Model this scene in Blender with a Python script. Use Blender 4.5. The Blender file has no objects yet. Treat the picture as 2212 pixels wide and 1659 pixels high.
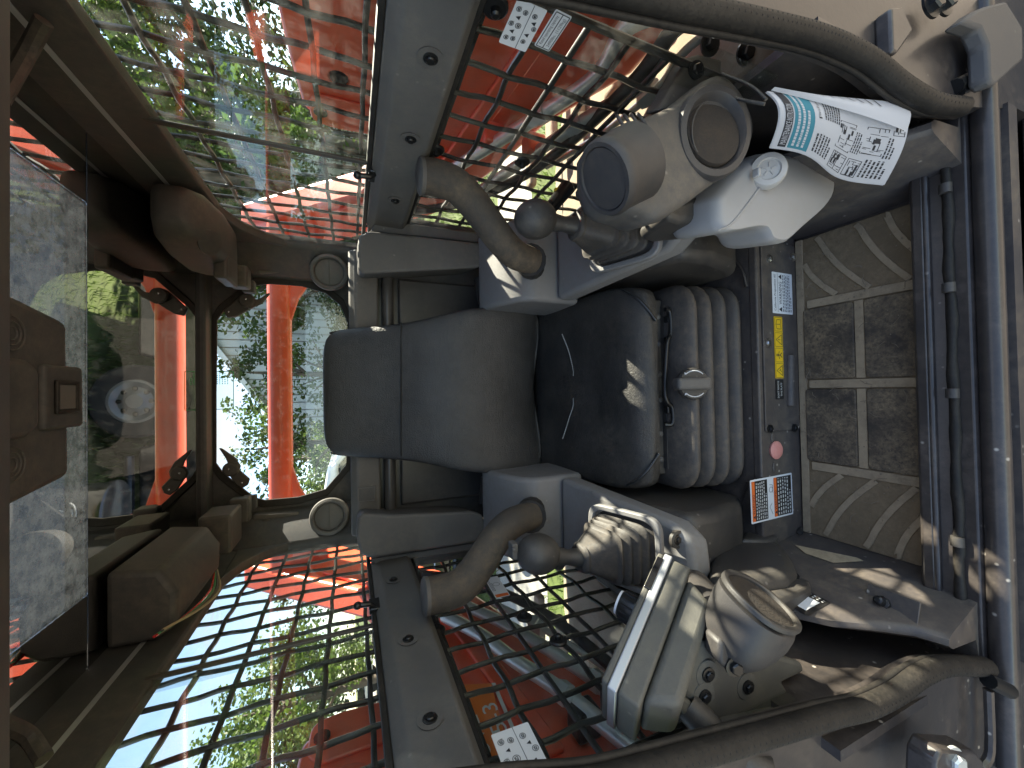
import bpy, math, random
from mathutils import Vector, Matrix
random.seed(7)
R = math.radians
V = Vector
SC = bpy.context.scene
COL = SC.collection

# ------------------------------------------------------------------ camera
# The photograph is turned a quarter: world "up" is towards the picture's left.
PITCH, YAW, ROLL = R(22.73), R(0.9), R(0.7)
FPX = 831.0                      # focal length in pixels of a 2212 px wide picture
CAM = V((0, 0, 1.0))
_f = V((math.sin(YAW)*math.cos(PITCH), math.cos(YAW)*math.cos(PITCH), -math.sin(PITCH)))
_r = V((math.cos(YAW), -math.sin(YAW), 0)); _u = _r.cross(_f)
_r2 = _r*math.cos(ROLL) - _u*math.sin(ROLL); _u2 = _u*math.cos(ROLL) + _r*math.sin(ROLL)
cam_d = bpy.data.cameras.new('camera'); cam = bpy.data.objects.new('camera', cam_d); COL.objects.link(cam)
cam_d.sensor_width = 36; cam_d.lens = 36*FPX/2212; cam_d.clip_start = .01; cam_d.clip_end = 2000
_cx, _cy, _cz = -_u2, _r2, -_f
cam.matrix_world = Matrix(((_cx.x, _cy.x, _cz.x, CAM.x), (_cx.y, _cy.y, _cz.y, CAM.y), (_cx.z, _cy.z, _cz.z, CAM.z), (0, 0, 0, 1)))
SC.camera = cam

# ------------------------------------------------------------------ light
SUN = V((1.0, .70, .88)).normalized()          # direction towards the sun
ELEV = math.asin(SUN.z); AZ = math.atan2(SUN.x, SUN.y)
w = bpy.data.worlds.new('World'); SC.world = w; w.use_nodes = True
nt = w.node_tree; nt.nodes.clear()
out = nt.nodes.new('ShaderNodeOutputWorld'); bg = nt.nodes.new('ShaderNodeBackground')
sky = nt.nodes.new('ShaderNodeTexSky'); sky.sky_type = 'NISHITA'; sky.sun_disc = False
sky.sun_elevation = ELEV; sky.sun_rotation = AZ; sky.air_density = 1.0; sky.dust_density = .3; sky.altitude = 1200; sky.ozone_density = 1.5
tc = nt.nodes.new('ShaderNodeTexCoord'); mp = nt.nodes.new('ShaderNodeMapping')
mp.inputs['Scale'].default_value = (1, 1, 2.6); mp.inputs['Location'].default_value = (3.1, 1.7, .4)
nz = nt.nodes.new('ShaderNodeTexNoise'); nz.inputs['Scale'].default_value = 2.3; nz.inputs['Detail'].default_value = 9; nz.inputs['Roughness'].default_value = .58
cr = nt.nodes.new('ShaderNodeValToRGB'); cr.color_ramp.elements[0].position = .48; cr.color_ramp.elements[1].position = .68
mix = nt.nodes.new('ShaderNodeMix'); mix.data_type = 'RGBA'
mix.inputs['B'].default_value = (2.4, 2.45, 2.55, 1)           # sunlit cloud, in the sky node's own units
nt.links.new(tc.outputs['Generated'], mp.inputs['Vector']); nt.links.new(mp.outputs[0], nz.inputs['Vector'])
nt.links.new(nz.outputs['Fac'], cr.inputs['Fac']); nt.links.new(cr.outputs['Color'], mix.inputs['Factor'])
nt.links.new(sky.outputs[0], mix.inputs['A']); nt.links.new(mix.outputs['Result'], bg.inputs['Color'])
bg.inputs['Strength'].default_value = .066
nt.links.new(bg.outputs[0], out.inputs['Surface'])
sun_d = bpy.data.lights.new('sun', 'SUN'); sun = bpy.data.objects.new('sun', sun_d); COL.objects.link(sun)
sun_d.energy = 3.7; sun_d.angle = R(.53); sun_d.color = (1, .95, .86)
sun.rotation_euler = SUN.to_track_quat('Z', 'Y').to_euler(); sun.location = SUN*30
vs = SC.view_settings; vs.view_transform = 'Standard'; vs.look = 'None'; vs.gamma = 1; vs.use_curve_mapping = False
vs.exposure = 2.9
vs.use_white_balance = True; vs.white_balance_temperature = 7050; vs.white_balance_tint = 10
SC.cycles.use_denoising = True
SC.cycles.max_bounces = 9; SC.cycles.diffuse_bounces = 5; SC.cycles.glossy_bounces = 5
SC.cycles.transmission_bounces = 6; SC.cycles.transparent_max_bounces = 24
SC.cycles.caustics_reflective = False; SC.cycles.caustics_refractive = False
SC.cycles.sample_clamp_indirect = 6

# ------------------------------------------------------------------ helpers
def ray(px, py):
    return _f + _u2*(-(px-1106)/FPX) + _r2*(-(py-829.5)/FPX)
def P(px, py, x=None, y=None, z=None, fp=None):
    """real-world point of the photograph's pixel (2212 px wide scale) on a known plane of the cab"""
    d = ray(px, py)
    if x is not None: t = (x-CAM.x)/d.x
    elif y is not None: t = (y-CAM.y)/d.y
    elif z is not None: t = (z-CAM.z)/d.z
    else:
        n = V((0, 1, -.10)); t = (.28-.005+fp-n.dot(CAM))/n.dot(d)
    return CAM + d*t
def catmull(pts, k=6):
    pts = [V(p) for p in pts]
    if len(pts) < 3 or k < 2: return pts
    q = [pts[0]*2-pts[1]] + pts + [pts[-1]*2-pts[-2]]; o = []
    for i in range(1, len(q)-2):
        a, b, c, d = q[i-1], q[i], q[i+1], q[i+2]
        for j in range(k):
            t = j/k
            o.append(.5*((2*b) + (c-a)*t + (2*a-5*b+4*c-d)*t*t + (3*b-a-3*c+d)*t**3))
    o.append(pts[-1]); return o
def rpoly(pts, r=.02, seg=4):
    """2-D polygon with rounded corners"""
    n = len(pts); o = []
    for i in range(n):
        a, b, c = V(pts[i-1]), V(pts[i]), V(pts[(i+1) % n])
        rr = r[i] if isinstance(r, (list, tuple)) else r
        u, v = a-b, c-b; l = min(rr, u.length*.45, v.length*.45)
        if l < 1e-5: o.append(b); continue
        p, q = b+u.normalized()*l, b+v.normalized()*l
        for j in range(seg+1):
            t = j/seg; o.append(p*(1-t)**2 + b*2*t*(1-t) + q*t*t)
    return o
def basis(ax):
    ax = V(ax).normalized(); h = V((0, 0, 1)) if abs(ax.z) < .9 else V((0, 1, 0))
    a = h.cross(ax).normalized(); return a, ax.cross(a).normalized(), ax
class MB:
    def __init__(s): s.v = []; s.f = []
    def add(s, vs, fs):
        b = len(s.v); s.v += [V(p) for p in vs]; s.f += [[i+b for i in q] for q in fs]; return s
    def box(s, c, d, rot=None):
        c = V(c); m = rot or Matrix.Identity(3); x, y, z = [k/2 for k in d]
        p = [c + m @ V((a*x, b*y, g*z)) for a in (-1, 1) for b in (-1, 1) for g in (-1, 1)]
        return s.add(p, [(0, 1, 3, 2), (4, 6, 7, 5), (0, 4, 5, 1), (2, 3, 7, 6), (0, 2, 6, 4), (1, 5, 7, 3)])
    def span(s, a, b):
        a, b = V(a), V(b); return s.box((a+b)/2, [abs(k) for k in (b-a)])
    def prism(s, pts, vec):
        pts = [V(p) for p in pts]; n = len(pts); vec = V(vec)
        nrm = sum(((pts[i]-pts[0]).cross(pts[(i+1) % n]-pts[0]) for i in range(n)), V((0, 0, 0)))
        if nrm.dot(vec) > 0: pts = pts[::-1]
        return s.add(pts + [p+vec for p in pts], [list(range(n)), list(range(2*n-1, n-1, -1))] + [(i, n+i, n+(i+1) % n, (i+1) % n) for i in range(n)])
    def ringprism(s, inner, outer, vec):
        n = len(inner); vec = V(vec); a = [V(p) for p in inner]; b = [V(p) for p in outer]
        v = a + b + [p+vec for p in a] + [p+vec for p in b]; f = []
        for i in range(n):
            j = (i+1) % n
            f += [(i, j, n+j, n+i), (2*n+j, 2*n+i, 3*n+i, 3*n+j), (j, i, 2*n+i, 2*n+j), (n+i, n+j, 3*n+j, 3*n+i)]
        return s.add(v, f)
    def loft(s, secs, caps=True):
        n = len(secs[0]); v = [p for q in secs for p in q]; f = []
        for k in range(len(secs)-1):
            for i in range(n):
                j = (i+1) % n; f.append((k*n+i, k*n+j, (k+1)*n+j, (k+1)*n+i))
        if caps: f += [list(range(n-1, -1, -1)), [(len(secs)-1)*n+i for i in range(n)]]
        return s.add(v, f)
    def tube(s, pts, r, n=10, k=1, caps=True):
        if k > 1: 
            m = len(pts)
            if isinstance(r, (list, tuple)):
                rr = []
                for i in range(m-1): rr += [r[i]+(r[i+1]-r[i])*j/k for j in range(k)]
                r = rr+[r[-1]]
            pts = catmull(pts, k)
        pts = [V(p) for p in pts]; secs = []; a = None
        for i, p in enumerate(pts):
            t = (pts[min(i+1, len(pts)-1)]-pts[max(i-1, 0)]).normalized()
            if a is None: a, b, _ = basis(t)
            else:
                a = (a - t*a.dot(t)).normalized(); b = t.cross(a)
            q = r[i] if isinstance(r, (list, tuple)) else r
            secs.append([p + a*math.cos(2*math.pi*j/n)*q + b*math.sin(2*math.pi*j/n)*q for j in range(n)])
        return s.loft(secs, caps)
    def lathe(s, c, ax, prof, n=24, sx=1, sy=1):
        a, b, ax = basis(ax); c = V(c)
        secs = [[c + ax*h + a*math.cos(2*math.pi*j/n)*r*sx + b*math.sin(2*math.pi*j/n)*r*sy for j in range(n)] for r, h in prof]
        return s.loft(secs, True)
    def ball(s, c, r, n=16, m=10, rot=None):
        rr = r if isinstance(r, (list, tuple, Vector)) else (r, r, r); c = V(c); rot = rot or Matrix.Identity(3)
        secs = []
        for i in range(m+1):
            t = math.pi*(i+.02*(1 if i == 0 else -1 if i == m else 0))/m
            secs.append([c + rot @ V((rr[0]*math.sin(t)*math.cos(2*math.pi*j/n), rr[1]*math.sin(t)*math.sin(2*math.pi*j/n), -rr[2]*math.cos(t))) for j in range(n)])
        return s.loft(secs, True)
def tag(o, label=None, cat=None, group=None, kind=None):
    if label: o['label'] = label
    if cat: o['category'] = cat
    if group: o['group'] = group
    if kind: o['kind'] = kind
    return o
def thing(name, label, cat, loc=(0, 0, 0), group=None):
    o = bpy.data.objects.new(name, None); COL.objects.link(o); o.location = loc; o.empty_display_size = .05
    return tag(o, label, cat, group)
def root_loc(o):                 # things sit at their base; parts keep world coordinates
    return o.location.copy() if o.parent is None else V((0, 0, 0))
def attach(o, par):
    if par is not None:
        o.parent = par; o.matrix_parent_inverse = Matrix.Translation(-root_loc(par))
    return o
def mesh(name, mb, mats, smooth=35):
    me = bpy.data.meshes.new(name); me.from_pydata([tuple(p) for p in mb.v], [], mb.f)
    for m in (mats if isinstance(mats, (list, tuple)) else [mats]): me.materials.append(m)
    if smooth:
        me.polygons.foreach_set('use_smooth', [True]*len(me.polygons)); me.set_sharp_from_angle(angle=R(smooth))
    me.update(); return me
def obj(name, mb, mat, par=None, bev=0, seg=2, smooth=35, sub=0, kind=None):
    me = mb if isinstance(mb, bpy.types.Mesh) else mesh(name, mb, mat, smooth)
    o = bpy.data.objects.new(name, me); COL.objects.link(o)
    if bev:
        m = o.modifiers.new('bevel', 'BEVEL'); m.width = bev; m.segments = seg; m.limit_method = 'ANGLE'; m.angle_limit = R(32)
        m.harden_normals = False
    if sub:
        m = o.modifiers.new('subdivision', 'SUBSURF'); m.levels = sub; m.render_levels = sub
    if kind: o['kind'] = kind
    return attach(o, par)

# ------------------------------------------------------------------ materials
def M(name, col, rough=.5, metal=0, dust=0, dcol=(.26, .22, .17), ds=6, bump=0, bs=300, coat=0, speck=0, spec=.5, var=0, fine=0, trans=0, grain=0):
    m = bpy.data.materials.new(name); m.use_nodes = True; n = m.node_tree; b = n.nodes['Principled BSDF']
    b.inputs['Roughness'].default_value = rough; b.inputs['Metallic'].default_value = metal
    b.inputs['Coat Weight'].default_value = coat; b.inputs['Coat Roughness'].default_value = .12
    b.inputs['Specular IOR Level'].default_value = spec
    L = n.links; c4 = lambda c: (c[0], c[1], c[2], 1)
    tcn = n.nodes.new('ShaderNodeTexCoord'); co = tcn.outputs['Object']
    cur = None
    def noise(s, d=6, ro=.6):
        q = n.nodes.new('ShaderNodeTexNoise'); q.inputs['Scale'].default_value = s; q.inputs['Detail'].default_value = d; q.inputs['Roughness'].default_value = ro
        L.new(co, q.inputs['Vector']); return q.outputs['Fac']
    def ramp(src, a, c):
        q = n.nodes.new('ShaderNodeMapRange'); q.inputs['From Min'].default_value = a; q.inputs['From Max'].default_value = c
        L.new(src, q.inputs['Value']); return q.outputs['Result']
    def blend(fac, A, B):
        q = n.nodes.new('ShaderNodeMix'); q.data_type = 'RGBA'; L.new(fac, q.inputs['Factor'])
        for k, s_ in (('A', A), ('B', B)):
            if isinstance(s_, tuple): q.inputs[k].default_value = c4(s_)
            else: L.new(s_, q.inputs[k])
        return q.outputs['Result']
    def mul(src, f):
        q = n.nodes.new('ShaderNodeMath'); q.operation = 'MULTIPLY'; L.new(src, q.inputs[0])
        if isinstance(f, float) or isinstance(f, int): q.inputs[1].default_value = f
        else: L.new(f, q.inputs[1])
        return q.outputs[0]
    cur = tuple(col)
    if var: cur = blend(ramp(noise(ds*1.7, 4), .35, .65), tuple(c*(1-var) for c in col), tuple(c*(1+var) for c in col))
    if dust:
        f1 = ramp(noise(ds, 8, .70), .36, .64); f2 = ramp(noise(ds*9, 6, .75), .32, .62)
        fac = mul(mul(f1, f2), dust); cur = blend(fac, cur, dcol)
        rr = n.nodes.new('ShaderNodeMapRange'); rr.inputs['To Min'].default_value = rough; rr.inputs['To Max'].default_value = min(1, rough+.4)
        L.new(fac, rr.inputs['Value']); L.new(rr.outputs[0], b.inputs['Roughness'])
    if speck:
        vo = n.nodes.new('ShaderNodeTexVoronoi'); vo.inputs['Scale'].default_value = 45; L.new(co, vo.inputs['Vector'])
        cur = blend(mul(mul(ramp(vo.outputs['Distance'], .16, .06), ramp(noise(14, 3), .52, .6)), speck), cur, (.5, .45, .38))
    if fine: cur = blend(mul(ramp(noise(420, 2), .4, .65), fine), cur, tuple(min(1, c*1.8+.02) for c in col))
    if isinstance(cur, tuple): b.inputs['Base Color'].default_value = c4(cur)
    else: L.new(cur, b.inputs['Base Color'])
    if bump:
        q = n.nodes.new('ShaderNodeBump'); q.inputs['Strength'].default_value = bump; q.inputs['Distance'].default_value = .002
        L.new(noise(bs, 4), q.inputs['Height']); L.new(q.outputs[0], b.inputs['Normal'])
    if grain:
        vo = n.nodes.new('ShaderNodeTexVoronoi'); vo.feature = 'DISTANCE_TO_EDGE'; vo.inputs['Scale'].default_value = grain; L.new(co, vo.inputs['Vector'])
        q2 = n.nodes.new('ShaderNodeBump'); q2.inputs['Strength'].default_value = .35; q2.inputs['Distance'].default_value = .0015; L.new(ramp(vo.outputs['Distance'], 0, .12), q2.inputs['Height'])
        mpn = n.nodes.new('ShaderNodeMapping'); mpn.inputs['Scale'].default_value = (14, 60, 60); L.new(co, mpn.inputs['Vector'])
        cn = n.nodes.new('ShaderNodeTexNoise'); cn.inputs['Scale'].default_value = 1; cn.inputs['Detail'].default_value = 5; cn.inputs['Distortion'].default_value = 1.2; L.new(mpn.outputs[0], cn.inputs['Vector'])
        q3 = n.nodes.new('ShaderNodeBump'); q3.inputs['Strength'].default_value = .13; q3.inputs['Distance'].default_value = .006; L.new(cn.outputs['Fac'], q3.inputs['Height'])
        L.new(q2.outputs[0], q3.inputs['Normal'])
        if bump: L.new(q.outputs[0], q2.inputs['Normal'])
        L.new(q3.outputs[0], b.inputs['Normal'])
    if trans:
        t = n.nodes.new('ShaderNodeBsdfTranslucent'); t.inputs['Color'].default_value = c4(col)
        if not isinstance(cur, tuple): L.new(cur, t.inputs['Color'])
        ms = n.nodes.new('ShaderNodeMixShader'); ms.inputs['Fac'].default_value = trans
        L.new(b.outputs[0], ms.inputs[1]); L.new(t.outputs[0], ms.inputs[2]); L.new(ms.outputs[0], n.nodes['Material Output'].inputs['Surface'])
    return m
def glass(name, tint=(.86, .9, .88), refl=1.0, dirt=0., ior=1.5, dcol=(.5, .5, .47), scale=30, lo=.5, hi=.72):
    m = bpy.data.materials.new(name); m.use_nodes = True; n = m.node_tree; L = n.links; n.nodes.clear()
    o = n.nodes.new('ShaderNodeOutputMaterial'); tr = n.nodes.new('ShaderNodeBsdfTransparent'); gl = n.nodes.new('ShaderNodeBsdfGlossy')
    tr.inputs['Color'].default_value = (*tint, 1); gl.inputs['Roughness'].default_value = 0.006
    fr = n.nodes.new('ShaderNodeFresnel'); gm = n.nodes.new('ShaderNodeNewGeometry')
    ir = n.nodes.new('ShaderNodeMapRange'); ir.inputs['To Min'].default_value = ior; ir.inputs['To Max'].default_value = 1/ior     # both faces of the pane reflect alike
    L.new(gm.outputs['Backfacing'], ir.inputs['Value']); L.new(ir.outputs[0], fr.inputs['IOR'])
    mu = n.nodes.new('ShaderNodeMath'); mu.operation = 'MULTIPLY'; mu.inputs[1].default_value = refl; mu.use_clamp = True
    L.new(fr.outputs[0], mu.inputs[0])
    ms = n.nodes.new('ShaderNodeMixShader'); L.new(mu.outputs[0], ms.inputs['Fac']); L.new(tr.outputs[0], ms.inputs[1]); L.new(gl.outputs[0], ms.inputs[2])
    last = ms.outputs[0]
    if dirt:
        tcn = n.nodes.new('ShaderNodeTexCoord'); a = n.nodes.new('ShaderNodeTexNoise'); a.inputs['Scale'].default_value = scale; a.inputs['Detail'].default_value = 8; a.inputs['Roughness'].default_value = .75
        L.new(tcn.outputs['Object'], a.inputs['Vector'])
        mr = n.nodes.new('ShaderNodeMapRange'); mr.inputs['From Min'].default_value = lo; mr.inputs['From Max'].default_value = hi; mr.inputs['To Max'].default_value = dirt
        L.new(a.outputs['Fac'], mr.inputs['Value'])
        df = n.nodes.new('ShaderNodeBsdfDiffuse'); df.inputs['Color'].default_value = (*dcol, 1)
        tl = n.nodes.new('ShaderNodeBsdfTranslucent'); tl.inputs['Color'].default_value = (*dcol, 1)
        m1 = n.nodes.new('ShaderNodeMixShader'); m1.inputs['Fac'].default_value = .5; L.new(df.outputs[0], m1.inputs[1]); L.new(tl.outputs[0], m1.inputs[2])
        m2 = n.nodes.new('ShaderNodeMixShader'); L.new(mr.outputs[0], m2.inputs['Fac']); L.new(last, m2.inputs[1]); L.new(m1.outputs[0], m2.inputs[2]); last = m2.outputs[0]
    L.new(last, o.inputs['Surface']); return m
TAN = (.30, .25, .185)
m_trim   = M('trim_plastic', (.088, .083, .078), .60, dust=.40, dcol=(.20, .175, .14), bump=.25, bs=700, ds=7, speck=.18)
m_black  = M('black_plastic', (.036, .034, .033), .45, dust=.45, dcol=(.15, .125, .095), bump=.15, bs=500, speck=.2)
m_gloss  = M('black_gloss_panel', (.050, .047, .045), .30, dust=.15)
m_cons   = M('console_grey_plastic', (.190, .188, .188), .5, dust=.45, dcol=(.16, .14, .115), bump=.2, bs=800, ds=7, speck=.2)
m_pod    = M('duct_grey_plastic', (.066, .063, .061), .55, dust=.6, dcol=(.18, .15, .115), ds=6, bump=.2, bs=700, speck=.25)
m_vinyl  = M('black_vinyl', (.032, .032, .032), .42, dust=.22, dcol=(.13, .115, .095), ds=5, bump=.3, bs=230, var=.25, grain=210)
m_vinyl2 = M('worn_black_vinyl', (.025, .025, .025), .44, dust=.45, dcol=(.13, .11, .085), ds=7, bump=.3, bs=230, var=.25, grain=210)
m_piping = M('vinyl_piping', (.020, .021, .022), .35)
m_stitch = M('pale_stitching', (.42, .42, .40), .7)
m_bell   = M('bellows_rubber', (.050, .046, .044), .55, dust=.8, dcol=(.17, .135, .10), ds=8, bump=.3, bs=300)
m_rubber = M('black_rubber', (.012, .011, .010), .55, dust=.30, dcol=(.10, .08, .06), ds=14, bump=.35, bs=160, spec=.3)
m_foam   = M('worn_foam_grip', (.044, .038, .032), .72, dust=.7, dcol=(.17, .125, .08), ds=7, bump=.5, bs=350)
m_frame  = M('dark_painted_steel', (.032, .028, .027), .30, dust=.45, dcol=(.14, .11, .088), ds=8, speck=.8, coat=.25, bump=.12, bs=90)
m_footw  = M('footwell_steel', (.058, .051, .050), .42, dust=.65, dcol=(.19, .15, .11), ds=6, speck=.8, bump=.1, bs=80)
m_mat    = M('muddy_floor_mat', (.19, .142, .085), .85, dust=.8, dcol=(.36, .275, .17), ds=9, bump=.5, bs=140, speck=.12)
m_pad    = M('worn_mat_pad', (.060, .050, .040), .75, dust=1.0, dcol=(.34, .26, .16), ds=16, bump=.5, bs=140, speck=.15)
m_boot   = M('dusty_boot_rubber', (.042, .039, .036), .55, dust=.6, dcol=(.15, .12, .09), ds=14, bump=.3, bs=200)
m_rib    = M('dusty_mat_rib', (.44, .345, .225), .85, dust=.5, dcol=(.09, .072, .05), ds=9, bump=.4, bs=200)
m_dirt   = M('dried_mud', (.25, .20, .14), .95, dust=.5, dcol=(.34, .29, .22), ds=14, bump=.8, bs=60)
m_bolt   = M('black_bolt', (.03, .03, .03), .3, metal=.6)
m_zinc   = M('zinc_bolt', (.62, .62, .60), .28, metal=1)
m_red    = M('orange_red_paint', (.90, .128, .055), .35, dust=.18, dcol=(.45, .25, .17), ds=5, coat=.3, var=.06)
m_orange = M('orange_panel', (.92, .22, .035), .35, dust=.1, coat=.3)
m_pipe   = M('zinc_hydraulic_tube', (.70, .73, .70), .30, metal=.45, dust=.25, dcol=(.35, .3, .24), ds=9)
m_hose   = M('black_hose', (.02, .02, .02), .5, dust=.4)
m_bottle = M('translucent_polyethylene', (.50, .49, .48), .42, trans=.35, dust=.15, dcol=(.45, .38, .27), ds=6)
m_cap    = M('translucent_cap', (.55, .53, .50), .4, trans=.25)
m_paper  = M('white_paper', (.58, .58, .60), .75, trans=.12)
m_ink    = M('black_ink', (.03, .03, .035), .7)
m_teal   = M('teal_ink', (.035, .21, .27), .7)
m_white  = M('white_vinyl_sticker', (.72, .73, .74), .45)
m_yellow = M('yellow_sticker', (.80, .50, .02), .45)
m_oran   = M('orange_sticker', (.75, .15, .03), .45)
m_blk    = M('black_sticker', (.016, .015, .015), .45)
m_pale   = M('pale_print', (.62, .62, .60), .5)
m_green  = M('green_print', (.05, .45, .12), .5)
m_pink   = M('faded_red_rubber_plug', (.62, .22, .19), .6, dust=.4, dcol=(.6, .45, .38), ds=30)
m_chrome = M('chrome', (.8, .8, .8), .12, metal=1)
m_redlens = M('red_lens', (.55, .02, .02), .15, coat=.5)
m_silver = M('silver_edge', (.42, .43, .45), .35, metal=.4)
m_mon    = M('monitor_grey_plastic', (.080, .077, .068), .55, dust=.55, dcol=(.18, .165, .125), ds=9, bump=.2, bs=700, speck=.2)
m_wire   = M('black_guard_wire', (.016, .015, .014), .38, dust=.12, dcol=(.2, .18, .15), ds=9)
m_glass  = glass('window_glass', (.90, .92, .90), .75, dirt=.09, scale=22, lo=.45, hi=.8)
m_rglass = glass('rear_window_glass', (.93, .95, .94), .8, dirt=.04)
m_sky    = glass('dirty_roof_glass', (.20, .215, .22), 1.6, dirt=.7, scale=60, lo=.32, hi=.85, dcol=(.36, .38, .38), ior=1.9)
m_roofgl = glass('dark_roof_glass', (.012, .013, .013), 2.1, dirt=.05, ior=3.6, scale=40, lo=.5)
m_podd   = M('dark_duct_plastic', (.036, .034, .034), .5, dust=.35, dcol=(.14, .11, .085), ds=6, bump=.2, bs=700)
m_vmesh  = M('rusty_vent_mesh', (.030, .024, .019), .9, dust=.6, dcol=(.075, .052, .034), ds=40, bump=.8, bs=300)
m_vent   = M('vent_black', (.018, .017, .016), .55, dust=.2)
m_over   = M('overhead_trim', (.036, .037, .038), .6, dust=.25, bump=.2, bs=600)
m_screen = M('dark_screen', (.01, .01, .012), .12)

TEXT = {}
def prep_text(strings):
    obs = []
    for s_ in strings:
        c = bpy.data.curves.new('t', 'FONT'); c.body = s_; c.size = 1; c.resolution_u = 2
        o = bpy.data.objects.new('t', c); COL.objects.link(o); obs.append((s_, o, c))
    dg = bpy.context.evaluated_depsgraph_get()
    for s_, o, c in obs:
        me = bpy.data.meshes.new_from_object(o.evaluated_get(dg))
        vs_ = [v.co.copy() for v in me.vertices]; fs = [list(p.vertices) for p in me.polygons]
        x0 = min(v.x for v in vs_); x1 = max(v.x for v in vs_); y0 = min(v.y for v in vs_); y1 = max(v.y for v in vs_)
        TEXT[s_] = ([((v.x-x0)/(y1-y0), (v.y-y0)/(y1-y0)) for v in vs_], fs, (x1-x0)/(y1-y0))
        bpy.data.objects.remove(o); bpy.data.curves.remove(c); bpy.data.meshes.remove(me)
prep_text(['California Proposition 65', 'WARNING', "DON'T REMOVE", 'THIS PLATE', 'Rated operating capacity', '2490lbs. (1129kg)', 'SVL', '75-3', 'MAINTENANCE INSTRUCTION', 'How to fill up the tank', 'FUSE', '1', '2', '3', '4', '!'])
class Decal:
    """flat printed label: a thin backing with raised-by-a-hair print, one mesh per colour"""
    def __init__(s, name, label, cat, o, right, up, w, h, mat, par=None, thick=.0006, rad=.002, group=None):
        s.o, s.r, s.u = V(o), V(right).normalized(), V(up).normalized(); s.u = (s.u - s.r*s.u.dot(s.r)).normalized(); s.n = s.r.cross(s.u)
        s.w, s.h, s.t = w, h, thick; s.lay = {}; s.k = 0
        s.root = thing(name, label, cat, s.o, group)
        mb = MB(); mb.prism([s.at(*p) for p in rpoly([(0, 0), (w, 0), (w, h), (0, h)], rad, 2)], s.n*thick)
        obj('backing', mb, mat, s.root, smooth=0)
    def at(s, x, y, k=0): return s.o + s.r*x + s.u*y + s.n*k
    def q(s, part, mat, lift):
        key = (part, mat.name, s.k)
        if key not in s.lay: s.lay[key] = (MB(), mat)
        return s.lay[key][0]
    def poly(s, pts, mat, part='print', lift=1):
        k = s.t+.00025*lift; mb = s.q(part, mat, lift); mb.add([s.at(x, y, k) for x, y in pts], [list(range(len(pts)))])
    def rect(s, x, y, w, h, mat, part='print', lift=1): s.poly([(x, y), (x+w, y), (x+w, y+h), (x, y+h)], mat, part, lift)
    def line(s, a, b, t, mat, part='symbol', lift=2):
        a, b = V(a), V(b); d = (b-a).normalized(); nn = V((-d.y, d.x))*t/2; s.poly([tuple(a-nn), tuple(b-nn), tuple(b+nn), tuple(a+nn)], mat, part, lift)
    def pline(s, pts, t, mat, part='symbol', lift=2, close=False):
        for i in range(len(pts)-(0 if close else 1)): s.line(pts[i], pts[(i+1) % len(pts)], t, mat, part, lift)
    def ring(s, x, y, r, t, mat, part='symbol', lift=2, n=20):
        s.pline([(x+r*math.cos(2*math.pi*i/n), y+r*math.sin(2*math.pi*i/n)) for i in range(n)], t, mat, part, lift, True)
    def text(s, st, x, y, h, mat, part='lettering', lift=2, width=None, center=False):
        vs_, fs, asp = TEXT[st]; sx = h if width is None else width/asp
        if center: x -= sx*asp/2
        k = s.t+.00025*lift; mb = s.q(part, mat, lift); mb.add([s.at(x+a*sx, y+b*h, k) for a, b in vs_], fs)
    def fine(s, x, y, w, h, rows, mat, part='fine_print', lift=2, seed=0):
        rnd = random.Random(seed+rows); rh = h/rows; s.k += 1
        for i in range(rows):
            c = 0; end = w*(1 if i < rows-1 else rnd.uniform(.4, .8))
            while c < end:
                l = rnd.uniform(.02, .06)*w+rh*.3; l = min(l, end-c); s.rect(x+c, y+h-(i+1)*rh+rh*.28, l, rh*.42, mat, part, lift); c += l+rh*.4
    def done(s):
        for (part, _, _), (mb, mat) in s.lay.items(): obj(part, mb, mat, s.root, smooth=0)
        return s.root
def bolt(par, c, ax, r=.009, mat=None, recess=False, name='bolt'):
    mb = MB(); c = V(c); ax = V(ax).normalized()
    mb.lathe(c, ax, [(r*1.45, -.001), (r*1.45, .0025), (r*1.1, .003), (r*.95, .003)], 18)
    mb.lathe(c, ax, [(r*.92, .0028), (r*.92, r*.75), (r*.75, r*.95), (r*.25, r*.95)], 6 if not recess else 14)
    return obj(name, mb, mat or m_bolt, par, smooth=30)
# ================================================================== the cab
YR = 1.45      # rear wall
XW = .462      # side glass
ZC = 1.405     # underside of the roof glass
cab = thing('loader_cab', 'dark steel cab of a compact track loader, seen in through its open front', 'cab', (0, .9, 0))
def ypx(px, z): return P(px, 840, z=z).y

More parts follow.
